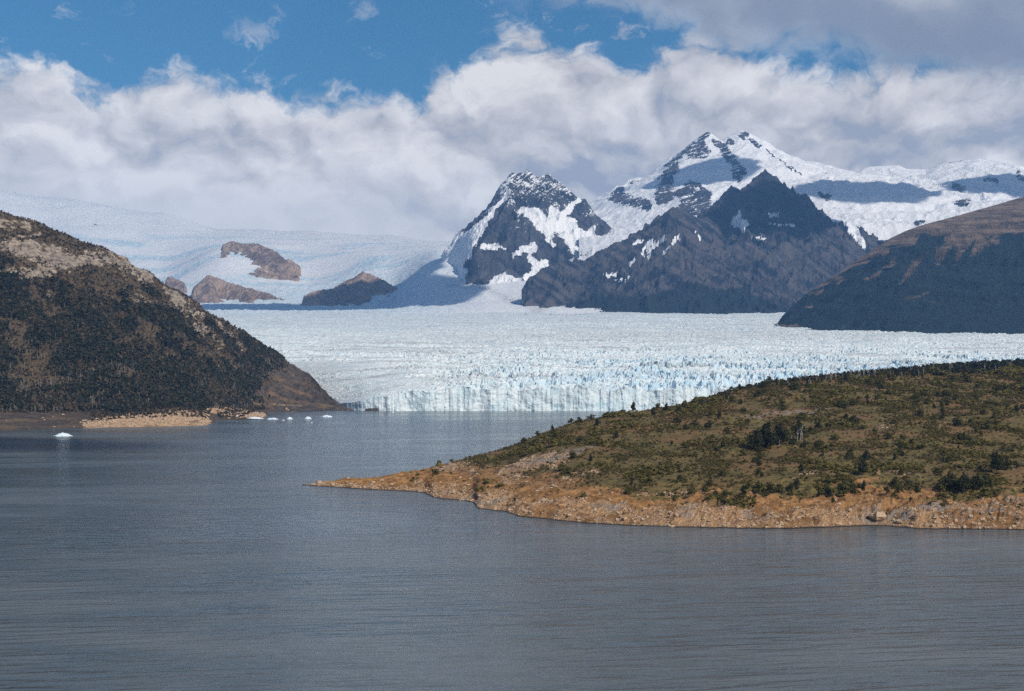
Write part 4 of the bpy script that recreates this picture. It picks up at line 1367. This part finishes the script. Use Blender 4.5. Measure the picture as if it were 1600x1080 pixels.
# forest on the left hill
def build_forest():
    live = [far_tree(s, False) for s in range(6)]
    brown = [far_tree(s + 20, True) for s in range(3)]
    stems = [dead_stem(s) for s in range(3)]
    col = bpy.data.collections.new('forest_shapes')
    for i, o in enumerate(live + brown + stems):
        o.name = 'forest_shape_%02d' % i
        col.objects.link(o)
    dens = sst(LVEG, 0.36, 0.70) * (LKK > 0.35) * (LKK < 2.03)
    P, r, q = pick(LPX, LY, LZ, dens, 21000, rs)
    n = len(P)
    patch = fbm(P[:, 0] / 120.0, P[:, 1] / 160.0, 4, 0.55, 841)
    pid = np.where(rs.rand(n) < 0.16 + 0.45 * sst(patch, 0.0, 0.35), 6 + rs.randint(0, 3, n), rs.randint(0, 6, n))
    s = rs.uniform(4.5, 14.0, n) * (1 - 0.35 * sst(P[:, 2], 240, 420))
    scl = np.stack([s * rs.uniform(0.9, 1.3, n), s * rs.uniform(0.9, 1.3, n), s * rs.uniform(0.85, 1.15, n)], -1)
    tint = np.clip(rs.rand(n) * 0.8 + patch * 0.6, 0, 1)
    # dead stems and thin scrub among them
    d2 = (0.25 + (LVEG > 0.1)) * (LKK > 0.95) * (LKK < 2.02) * (1 - LMOR) * (0.15 + 0.85 * sst(LPY, 540, 600))
    P2, _, _ = pick(LPX, LY, LZ, d2, 2600, rs)
    m = len(P2)
    s2 = rs.uniform(7, 12, m)
    scl2 = np.stack([s2, s2, s2 * rs.uniform(0.9, 1.3, m)], -1)
    d3 = (LVEG > -0.25) * (LKK > 0.25) * (LKK < 2.03) * (1 - LMOR * 0.97) * (LVEG < 0.55)
    P3, _, _ = pick(LPX, LY, LZ, d3.astype(float), 9000, rs)
    o = len(P3)
    s3 = rs.uniform(2.0, 5.0, o)
    scl3 = np.stack([s3 * 1.5, s3 * 1.5, s3], -1)
    pid3 = np.where(rs.rand(o) < 0.5, 6 + rs.randint(0, 3, o), rs.randint(0, 6, o))
    scatter('hillside_forest', np.concatenate([P, P2, P3]), rs.rand(n + m + o) * 6.28, np.concatenate([scl, scl2, scl3]), np.concatenate([tint, rs.rand(m), rs.rand(o)]),
            np.concatenate([pid, 9 + rs.randint(0, 3, m), pid3]), col, 'dark southern beech forest with grey dead stems covering the left hillside', 'forest')


build_forest()


# low scrub on the peninsula
def build_scrub():
    g = [scrub(40 + i, M['scrub_leaf']) for i in range(5)]
    t = [scrub(60 + i, M['scrub_grey'], 30, 0.6, 0.7, 0.14) for i in range(3)]
    col = bpy.data.collections.new('scrub_shapes')
    for i, o in enumerate(g + t):
        o.name = 'scrub_shape_%02d' % i
        col.objects.link(o)
    n1 = fbm(PPX / 60.0, PYY / 60.0, 4, 0.55, 951)
    dens = (1 - sst(PSH, 0.3, 0.7)) * (PKK > 0.05) * (PKK < 1.08) * (1 - 0.7 * sst(PBR, 0.3, 0.7)) * (1 - 0.85 * sst(PRK, 0.35, 0.7)) * (0.08 + 1.2 * sst(n1, -0.12, 0.22))
    dens = dens + 0.05 * (PKK > 0.04) * (PKK < 1) * (PPX > 640) * (1 - 0.6 * sst(PRK, 0.5, 0.8))
    P, r, q = pick(PPX, PYY, PZ, dens, 52000, rs)
    n = len(P)
    patch = fbm(P[:, 0] / 55.0, P[:, 1] / 75.0, 4, 0.55, 953)
    pid = np.where(rs.rand(n) < 0.16 + 0.5 * sst(patch, 0.05, 0.3), 5 + rs.randint(0, 3, n), rs.randint(0, 5, n))
    s = rs.uniform(0.7, 2.8, n) * (0.7 + 1.3 * sst(-patch, 0.02, 0.4)) * (1 + 0.9 * sst(P[:, 1], 1500, 2000))
    scl = np.stack([s * 1.5, s * 1.5, s], -1)
    tint = np.clip(0.45 + rs.randn(n) * 0.2 - patch * 0.8, 0, 1)
    scatter('low_scrub', P, rs.rand(n) * 6.28, scl, tint, pid, col, 'olive and brown low scrub blanketing the peninsula slopes', 'scrub')


build_scrub()


# individual bushes and trees on the peninsula: a few shapes, then copies
def bush_proto(seed, w, h, nleaf, size, mat, nlobes=7, peaky=0.0, base=0.12):
    rng = random.Random(seed)
    lo = lobes_for(rng, w, h, nlobes, base, peaky)
    V, Fc = leaf_cloud(rng, lo, nleaf, size, 0.7)
    crown = poly_mesh('crown_shape', V, Fc)
    crown.materials.append(mat)
    V, Fc = limb_tree(rng, h * 0.8, 0.035 * h, 4, w * 0.6)
    trunk = poly_mesh('trunk_shape', V, Fc)
    trunk.materials.append(M['bark'])
    return crown, trunk


BUSH = [bush_proto(100 + i, 0.62, 1.0, 330, 0.085, M['leaf']) for i in range(5)]
TREE = [bush_proto(120 + i, 0.42, 1.0, 420, 0.062, M['leaf_dark'], 9, 0.35, 0.16) for i in range(4)]
BIGTREE = [bush_proto(140 + i, 0.50, 1.0, 700, 0.055, M['leaf_dark'], 11, 0.1, 0.18) for i in range(3)]


def plant(shapes, idx, loc, h, wide, rot, name, label, cat, group=None):
    crown, trunk = shapes[idx % len(shapes)]
    root = bpy.data.objects.new(name, None)
    root.empty_display_size = 0.1
    scene.collection.objects.link(root)
    root.location = (loc[0], loc[1], loc[2] - 0.15)
    root.rotation_euler = (0, 0, rot)
    root.scale = (h * wide, h * wide, h)
    tag(root, label, cat, group)
    for n, me in (('crown', crown), ('trunk', trunk)):
        o = bpy.data.objects.new(n, me)
        scene.collection.objects.link(o)
        o.parent = root
    return root


def px_m(loc):
    return loc[1] / F


# bushes with a place of their own: (px of the middle, py of the foot, height in px, width factor, shapes, label)
NAMED = [
    (990, 642, 17, 0.9, TREE, 'dark conical tree on the peninsula crest against the ice cliff'),
    (863, 675, 12, 0.8, TREE, 'lone spiky tree on the peninsula skyline against grey water'),
    (818, 692, 9, 1.4, BUSH, 'low round bush at the skyline just left of the lone spiky tree'),
    (905, 661, 10, 1.2, BUSH, 'small rounded bush on the crest right of the lone spiky tree'),
    (892, 662, 8, 1.3, BUSH, 'smaller of two bushes on the crest right of the lone spiky tree'),
    (924, 656, 9, 1.4, BUSH, 'squat bush on the peninsula crest below the ice cliff'),
    (1028, 638, 9, 1.2, BUSH, 'dark bush on the crest where the ice cliff meets the peninsula'),
    (680, 742, 9, 1.5, BUSH, 'isolated dark green bush above the boulder strewn point'),
    (1182, 705, 34, 0.95, BIGTREE, 'leftmost big dark tree in the grove on the middle of the slope'),
    (1200, 700, 40, 0.9, BIGTREE, 'tallest dark tree in the middle of the hillside grove'),
    (1220, 697, 36, 0.9, BIGTREE, 'dark tree behind the pale stems in the hillside grove'),
    (1248, 688, 30, 0.9, BIGTREE, 'rightmost dark tree of the grove beside the bleached dead stems'),
    (1080, 778, 17, 0.9, BUSH, 'bush at the leftmost end of the shore bush row'),
    (1101, 773, 14, 1.2, BUSH, 'small pale bush beside the end of the shore bush row'),
    (1162, 777, 19, 0.85, TREE, 'narrow dark bush standing forward in the shore row'),
    (1184, 771, 20, 1.0, BUSH, 'tall bush in the middle of the shore row'),
    (1204, 769, 16, 1.0, BUSH, 'rounded bush right of the tall shore bush'),
    (1219, 772, 18, 0.9, BUSH, 'pale green bush in the shore row'),
    (1236, 770, 15, 1.1, BUSH, 'low bush closing the middle shore row'),
    (1291, 778, 22, 0.95, BUSH, 'bush pair leader at the grass edge above the shore cove'),
    (1296, 779, 15, 1.0, TREE, 'dark bush in front of the bush pair at the grass edge'),
    (1318, 776, 24, 1.1, BUSH, 'wide bush clump on the dry grass above the cove'),
    (1332, 773, 18, 1.1, BUSH, 'right part of the wide bush clump above the cove'),
    (1350, 770, 19, 0.8, TREE, 'single dark bush by the grey outcrop above the cove'),
    (1386, 772, 10, 1.0, BUSH, 'small bush in front of the rounded bush trio on dry grass'),
    (1397, 763, 18, 1.0, BUSH, 'upper bush of the rounded trio on dry grass'),
    (1403, 773, 16, 1.1, BUSH, 'lower bush of the rounded trio on dry grass'),
    (1421, 768, 20, 0.8, BUSH, 'upright bush right of the rounded trio'),
    (1433, 772, 16, 0.9, BUSH, 'round bush at the right end of the dry grass group'),
    (1470, 770, 22, 1.0, BUSH, 'dark bush at the left end of the thicket near the water'),
    (1488, 768, 27, 1.1, BIGTREE, 'tall dark tree in the thicket above the right shore rocks'),
    (1507, 769, 30, 1.1, BIGTREE, 'largest tree of the thicket above the right shore rocks'),
    (1525, 766, 24, 1.2, BUSH, 'broad bush in the thicket above the right shore rocks'),
    (1542, 762, 22, 1.0, BUSH, 'bush at the right end of the thicket near the water'),
    (1557, 741, 34, 0.75, BIGTREE, 'tall dark rounded tree standing above the thicket'),
    (1572, 735, 20, 1.1, BUSH, 'bush beside the tall rounded tree above the thicket'),
    (1505, 692, 17, 1.3, BUSH, 'dark spreading bush alone on the upper right slope'),
    (1348, 742, 26, 0.8, BIGTREE, 'dark tree on the slope above the grey outcrop'),
    (1352, 722, 18, 0.9, TREE, 'darker tree just uphill of the outcrop tree'),
    (1322, 597, 13, 0.85, TREE, 'pointed dark tree in front of the dead forest on the crest'),
    (1240, 610, 14, 1.1, BUSH, 'large dark bush near the foot of the dead forest'),
]
for i, (px, py, hp, wide, shp, lab) in enumerate(NAMED):
    p = PEN.hit(px, py)
    h = hp * px_m(p)
    istree = shp is not BUSH
    plant(shp, i, p, h, wide, rnd.uniform(0, 6.28), 'tree' if istree else 'bush', lab, 'tree' if istree else 'bush',
          'trees and bushes on the peninsula')

# scattered bushes nobody could tell apart: three bands of the slope
def scatter_bushes(n, y_lo, y_hi, h_lo, h_hi, dens_fn, label, group, seed):
    r2 = np.random.RandomState(seed)
    w = dens_fn * ((PPY > y_lo) & (PPY < y_hi)) * (PPX < 1640) * (PKK < 1.0)
    # equal probability per picture area rather than ground area
    vis = np.maximum(0.02, np.abs(np.gradient(PPY, axis=0))) / np.maximum(0.05, np.abs(np.gradient(PYY, axis=0)) * PYY / F)
    P, _, _ = pick(PPX, PYY, PZ, w * np.clip(vis, 0, 3), n, r2)
    for k, p in enumerate(P):
        m = p[1] / F
        h = r2.uniform(h_lo, h_hi) * m
        plant(BUSH if r2.rand() < 0.75 else TREE, r2.randint(0, 5), p, h, r2.uniform(0.9, 1.4), r2.uniform(0, 6.28), 'bush', label, 'bush', group)


nb = fbm(PPX / 45.0, PPY / 22.0, 3, 0.5, 961)
openv = (1 - sst(PSH, 0.25, 0.6)) * (1 - 0.8 * sst(PBR, 0.35, 0.7)) * (0.12 + sst(nb, -0.05, 0.3)) * (PPX > 800)
scatter_bushes(110, 580, 640, 6, 12, openv, 'rounded dark bush scattered over the upper slope of the peninsula', 'bushes dotting the upper slope', 1)
scatter_bushes(90, 640, 720, 7, 14, openv, 'olive green bush scattered over the middle slope of the peninsula', 'bushes dotting the middle slope', 2)
scatter_bushes(60, 720, 800, 5, 14, (1 - 0.8 * sst(PSH, 0.5, 0.8)) * (PPX > 760) * (0.15 + sst(nb, 0, 0.3)), 'green bush at the upper edge of the dry grass shore', 'bushes along the shore grass', 3)


# dead trees
DEAD = []
for s in range(5):
    rng = random.Random(200 + s)
    V, Fc = limb_tree(rng, 1.0, 0.028, 0, 0.2, 1.0)
    tr = poly_mesh('dead_trunk_shape', V, Fc)
    tr.materials.append(M['deadwood'])
    V, Fc = [], []
    for i in range(7):
        z0 = rng.uniform(0.35, 0.9)
        a = rng.uniform(0, 6.28)
        ln = rng.uniform(0.1, 0.22)
        st = Vector((0, 0, z0))
        en = st + Vector((math.cos(a) * ln, math.sin(a) * ln, ln * rng.uniform(0.8, 1.6)))
        tube(V, Fc, [(st, 0.012), (en, 0.004)], 4)
    br = poly_mesh('dead_branch_shape', V, Fc)
    br.materials.append(M['deadwood'])
    DEAD.append((br, tr))


def dead(px, py, hp, label, group, k):
    p = PEN.hit(px, py)
    br, trk = DEAD[k % 5]
    h = hp * px_m(p)
    root = bpy.data.objects.new('dead_tree', None)
    root.empty_display_size = 0.1
    scene.collection.objects.link(root)
    root.location = (p.x, p.y, p.z - 0.2)
    root.rotation_euler = (rnd.uniform(-.12, .12), rnd.uniform(-.12, .12), rnd.uniform(0, 6.28))
    root.scale = (h, h, h)
    tag(root, label, 'dead tree', group)
    for n, me in (('branches', br), ('trunk', trk)):
        o = bpy.data.objects.new(n, me)
        scene.collection.objects.link(o)
        o.parent = root


for k, (px, py, hp, lab) in enumerate([(1237, 693, 13, 'leaning bleached stem at the left of the dead clump in the grove'), (1243, 692, 12, 'short bleached stem between two taller ones in the grove'), (1246, 691, 19, 'straight bleached stem in the dead clump of the grove'),
                                       (1250, 690, 25, 'tallest bleached dead stem beside the dark grove'), (1253, 689, 16, 'rightmost bleached stem of the dead clump'), (1217, 701, 13, 'thin pale stem inside the dark grove'), (1207, 697, 22, 'pale trunk showing inside the dark grove'),
                                       (1211, 696, 18, 'second pale trunk inside the dark grove')]):
    dead(px, py, hp, lab, 'bleached stems in the hillside grove', k)
for k in range(70):
    px = rnd.choice([rnd.uniform(1200, 1330), rnd.uniform(1330, 1420), rnd.uniform(1290, 1400), rnd.uniform(1420, 1600)])
    sil = float(np.interp(px, [a for a, b, c in PEN_RIDGE], [b for a, b, c in PEN_RIDGE]))
    dead(px, sil + rnd.uniform(1.5, 12), rnd.uniform(8, 14), 'grey standing dead tree in the burnt forest along the crest', 'dead forest on the peninsula crest', k)


# crest forest behind the dead stems: reads as one mass
def crest_forest():
    col = bpy.data.collections.new('crest_shapes')
    for i in range(5):
        o = far_tree(300 + i, i > 2)
        o.name = 'crest_shape_%02d' % i
        col.objects.link(o)
    w = (PKK > 0.90) * (PKK < 1.1) * sst(PPX, 1090, 1200) * 1.0
    w = w * (0.15 + 0.85 * sst(PKK, 0.93, 0.99))
    P, _, _ = pick(PPX, PYY, PZ, w, 2300, rs)
    n = len(P)
    s = rs.uniform(3.5, 7.5, n) * (0.55 + 0.75 * sst(P[:, 0], 300, 700))
    dark = sst(P[:, 0], 480, 640)
    pid = np.where(rs.rand(n) < 0.5 * (1 - dark), 3 + rs.randint(0, 2, n), rs.randint(0, 3, n))
    scatter('crest_forest', P, rs.rand(n) * 6.28, np.stack([s * 1.2, s * 1.2, s], -1), rs.rand(n) * 0.6, pid, col, 'dense low forest lining the crest of the peninsula', 'forest')


crest_forest()


# ------------------------------------------------------------------ boulders
def boulder_mesh(seed):
    rng = np.random.RandomState(seed)
    nu, nv = 9, 6
    V, Fc = [], []
    ph = rng.rand(3) * 6
    for j in range(nv + 1):
        th = math.pi * j / nv
        for i in range(nu):
            a = 2 * math.pi * i / nu
            d = np.array([math.sin(th) * math.cos(a), math.sin(th) * math.sin(a), math.cos(th)])
            r = 1 + 0.22 * math.sin(2.3 * d[0] * 2 + ph[0]) + 0.16 * math.sin(3.1 * d[1] * 2 + ph[1]) + 0.12 * math.sin(4 * d[2] + ph[2]) + 0.10 * (rng.rand() - 0.5)
            V.append(tuple(d * r * np.array([1, 0.85, 0.7])))
    for j in range(nv):
        for i in range(nu):
            i2 = (i + 1) % nu
            Fc.append((j * nu + i, (j + 1) * nu + i, (j + 1) * nu + i2, j * nu + i2))
    me = poly_mesh('boulder_shape', V, Fc)
    me.materials.append(M['boulder'])
    return me


BM = [boulder_mesh(i) for i in range(5)]


def boulder(px, py, wp, label, group, k):
    p = PEN.hit(px, py)
    o = bpy.data.objects.new('boulder', BM[k % 5])
    scene.collection.objects.link(o)
    s = wp * px_m(p) / 2
    o.location = (p.x, p.y, max(p.z, 0.2) + s * 0.3)
    o.scale = (s, s, s * 0.85)
    o.rotation_euler = (0, 0, rnd.uniform(0, 6.28))
    tag(o, label, 'boulder', group)


for k, (px, py, wp, lab) in enumerate([(499, 756, 11, 'biggest pale boulder at the end of the rocky point'), (583, 756, 9, 'flat pale boulder in the middle of the rocky point'), (520, 758, 7, 'pale boulder on the waterline near the end of the point'),
                                       (544, 749, 6, 'small boulder on the far edge of the point'), (617, 742, 4, 'white stone perched at the far shore of the point'), (597, 752, 7, 'pale boulder inland of the flat one on the point'),
                                       (612, 759, 8, 'broad pale boulder where the point widens'), (570, 762, 6, 'waterline boulder below the flat boulder on the point'), (1372, 816, 26, 'rounded grey rock knob at the little cove'), (1405, 818, 12, 'dark broken rock beside the little cove')]):
    boulder(px, py, wp, lab, None, k)
for k in range(90):
    px = rnd.uniform(515, 690)
    sh = float(np.interp(px, [a for a, b in PEN_SHORE if a != 660], [b for a, b in PEN_SHORE if a != 660]))
    boulder(px, sh - abs(rnd.gauss(0, 5)) - 0.6, rnd.uniform(1.8, 4.2), 'small pale stone on the rocky point', 'stones strewn on the rocky point', k)
for k in range(90):
    px = rnd.choice([rnd.uniform(700, 1330), rnd.uniform(1420, 1600)])
    sh = float(np.interp(px, [a for a, b in PEN_SHORE if a != 660], [b for a, b in PEN_SHORE if a != 660]))
    boulder(px, sh - abs(rnd.gauss(0, 14)) - 1.0, rnd.uniform(2.5, 9.5), 'orange brown rock on the peninsula shore', 'loose rocks along the peninsula shore', k)


def far_shore_rocks():
    col = bpy.data.collections.new('shore_rock_shapes')
    for i in range(5):
        o = bpy.data.objects.new('shore_rock_shape_%02d' % i, BM[i])
        col.objects.link(o)
    w = (LKK > 0.0) * (LKK < 0.9) * (0.012 + sst(LSH, 0.2, 0.6))
    P, _, _ = pick(LPX, LY, LZ, w, 2600, rs)
    n = len(P)
    s_ = 0.7 + 3.6 * rs.rand(n) ** 3
    scatter('far_shore_rocks', P, rs.rand(n) * 6.28, np.stack([s_ * rs.uniform(0.8, 1.6, n), s_, s_ * 0.9], -1), rs.rand(n), rs.randint(0, 5, n), col, 'orange tan rubble along the far left shore', 'rocks')


far_shore_rocks()


def shore_stones():
    col = bpy.data.collections.new('stone_shapes')
    for i in range(5):
        o = bpy.data.objects.new('stone_shape_%02d' % i, BM[i])
        col.objects.link(o)
    w = (PKK > 0.0) * (PKK < 1.0) * (sst(PRK, 0.30, 0.60) + 0.12 * sst(PSH, 0.4, 0.8)) * (0.03 + sst(fbm(PPX / 14.0, PYY / 30.0, 3, 0.5, 971), 0.0, 0.4))
    P, _, _ = pick(PPX, PYY, PZ, w, 5500, rs)
    n = len(P)
    s_ = 0.35 + 1.1 * rs.rand(n) ** 4
    scatter('shore_stones', P, rs.rand(n) * 6.28, np.stack([s_ * rs.uniform(0.8, 1.5, n), s_, s_ * 0.8], -1), rs.rand(n), rs.randint(0, 5, n), col, 'loose tan stones and rubble along the peninsula shore', 'stones')


shore_stones()

# ------------------------------------------------------------------ icebergs
def iceberg(px, py, wp, hp, seed, label):
    Y = CAMZ * F / (py - HZ)
    w, h = wp * Y / F, hp * Y / F
    rng = np.random.RandomState(seed)
    nu, nv = 22, 8
    prof = 0.35 + 0.65 * rng.rand(nu)
    prof = 0.5 * prof + 0.25 * np.roll(prof, 1) + 0.25 * np.roll(prof, -1)
    V, Fc = [], []
    for j in range(nv):
        f = j / (nv - 1)
        for i in range(nu):
            a = 2 * math.pi * i / nu
            r = (1 - f) ** 0.55 * (0.85 + 0.3 * rng.rand())
            x, y = math.cos(a) * r * w / 2, math.sin(a) * r * w * 0.3
            z = -0.15 * h + h * 1.15 * f * (0.45 + 0.75 * prof[max(0, min(nu - 1, int((math.cos(a) * r * 0.5 + 0.5) * (nu - 1))))]) * (0.85 + 0.3 * rng.rand())
            V.append((x, y, z))
    for j in range(nv - 1):
        for i in range(nu):
            i2 = (i + 1) % nu
            Fc.append((j * nu + i, j * nu + i2, (j + 1) * nu + i2, (j + 1) * nu + i))
    Fc.append(tuple(range((nv - 1) * nu, nv * nu)))
    me = poly_mesh('iceberg', V, Fc)
    me.materials.append(M['berg'])
    o = finish('iceberg', me, None, label, 'iceberg', 'icebergs on the lake')
    o.location = ((px - 800) / F * Y, Y, 0)


iceberg(98, 681.5, 31, 5.2, 1, 'white wedge shaped iceberg off the left shore')
iceberg(398, 654.6, 30, 3, 2, 'long flat ice floe stranded along the gravel spit')
iceberg(426, 655.3, 20, 2.6, 3, 'thin ice floe at the tip of the gravel spit')
iceberg(370, 652.8, 9, 4, 4, 'small white ice block stranded inside the cove')
iceberg(453, 655.2, 10, 3.6, 5, 'nearest small ice block off the gravel spit')
iceberg(481, 654.6, 12, 3.4, 6, 'notched ice block between the spit and the glacier')
iceberg(511, 651.8, 20, 3, 7, 'long low floe nearest the glacier margin')
iceberg(443, 657.0, 4, 1.2, 8, 'tiny chip of ice beside the small ice block')
iceberg(487, 660.5, 3, 1.1, 9, 'tiny chip of ice on open water')
iceberg(614, 644.8, 4, 1.6, 10, 'tiny chip of ice below the ice cliff')

# rock patch at the ice foot
p0 = world(583, 637, 3486)
me = boulder_mesh(77)
o = finish('rock_outcrop', me, None, 'dark debris covered rock patch at the foot of the ice cliff', 'rock')
o.location = (p0.x, 3486, 2)
o.scale = (17, 10, 7)
me.materials.clear()
me.materials.append(mat_plain('debris', (0.05, 0.043, 0.04), (0.14, 0.115, 0.10), 0.3))


# ------------------------------------------------------------------ clouds overhead that shade the ice and the mountains
def cloud_mat():
    m = bpy.data.materials.new('cloud_vapour')
    m.use_nodes = True
    t = NT(m.node_tree)
    for nd in list(t.n):
        t.n.remove(nd)
    out = t.new('ShaderNodeOutputMaterial')
    v = t.new('ShaderNodeVolumePrincipled')
    v.inputs['Color'].default_value = (0.95, 0.96, 0.98, 1)
    v.inputs['Density'].default_value = 0.03
    v.inputs['Anisotropy'].default_value = 0.3
    t.l.new(v.outputs[0], out.inputs['Volume'])
    return m


M['cloud'] = cloud_mat()
CLOUD_Z = 6500.0


def cloud(px, py, Y, rx, ry, seed, label, rot=0.0):
    g = world(px, py, Y)
    c = g + SUN * ((CLOUD_Z - g.z) / SUN.z)
    nu, nv = 56, 20
    th = np.linspace(0, np.pi, nv)[:, None]
    a = np.linspace(0, 2 * np.pi, nu, endpoint=False)[None, :]
    dx, dy, dz = np.sin(th) * np.cos(a), np.sin(th) * np.sin(a), np.cos(th) * np.ones_like(a)
    n = fbm(dx * 1.9 + seed, dy * 1.9 + dz * 1.1, 4, 0.55, 1000 + seed)
    n2 = ridged(dx * 2.6 + 3, dy * 2.6 + dz * 2 + seed, 3, 0.5, 1010 + seed)
    r = 1 + 0.45 * n + 0.18 * n2
    x, y, z = dx * r * rx, dy * r * ry, dz * r * 260
    z = np.where(z < 0, z * 0.45, z)
    cr, sr = math.cos(R(rot)), math.sin(R(rot))
    V = np.stack([x * cr - y * sr, x * sr + y * cr, z], -1).reshape(-1, 3)
    Fc = []
    for j in range(nv - 1):
        for i in range(nu):
            i2 = (i + 1) % nu
            if j == 0:
                Fc.append((0, nu + i, nu + i2))
            elif j == nv - 2:
                Fc.append((j * nu + i, (nv - 1) * nu, j * nu + i2))
            else:
                Fc.append((j * nu + i, (j + 1) * nu + i, (j + 1) * nu + i2, j * nu + i2))
    me = poly_mesh('cloud', V, Fc, True)
    o = finish('cloud', me, M['cloud'], label, 'cloud', 'clouds overhead', 'stuff')
    o.location = c


cloud(440, 482, 14700, 1500, 1350, 1, 'long cloud whose shadow lies across the upper glacier')
cloud(696, 464, 14150, 330, 520, 2, 'cloud shading the ice beside the broad rock island', 10)
cloud(1310, 340, 17300, 900, 900, 3, 'cloud shading the snow plateau', -15)
cloud(1545, 325, 17600, 700, 700, 4, 'cloud shading the far right snow shoulder')
cloud(1095, 280, 18400, 600, 600, 5, 'cloud shading the bowl below the twin peaks')
cloud(1222, 335, 14600, 640, 900, 6, 'cloud shading the pointed dark summit')
cloud(20, 697, 1880, 190, 60, 7, 'small unseen cloud added to darken the lake off the left shore')  # unseen cloud, added so its shade makes the dark patch of calm water
cloud(575, 462, 15900, 560, 620, 8, 'cloud shading the foot of the broad rock island')

# ------------------------------------------------------------------ haze
hz = bpy.data.materials.new('haze_air')
hz.use_nodes = True
t = NT(hz.node_tree)
for nd in list(t.n):
    t.n.remove(nd)
out = t.new('ShaderNodeOutputMaterial')
v = t.new('ShaderNodeVolumePrincipled')
v.inputs['Color'].default_value = (0.22, 0.50, 1.0, 1)
v.inputs['Density'].default_value = 3.0e-5
v.inputs['Anisotropy'].default_value = 0.0
t.l.new(v.outputs[0], out.inputs['Volume'])
x0, x1, y0, y1, z0, z1 = -30500, 30500, -3500, 31500, -60, 3700
hv = [(x0, y0, z0), (x1, y0, z0), (x1, y1, z0), (x0, y1, z0), (x0, y0, z1), (x1, y0, z1), (x1, y1, z1), (x0, y1, z1)]
hf = [(0, 3, 2, 1), (4, 5, 6, 7), (0, 1, 5, 4), (1, 2, 6, 5), (2, 3, 7, 6), (3, 0, 4, 7)]
finish('haze', poly_mesh('haze', hv, hf), hz, 'thin blue haze over the valley', None, None, 'stuff')
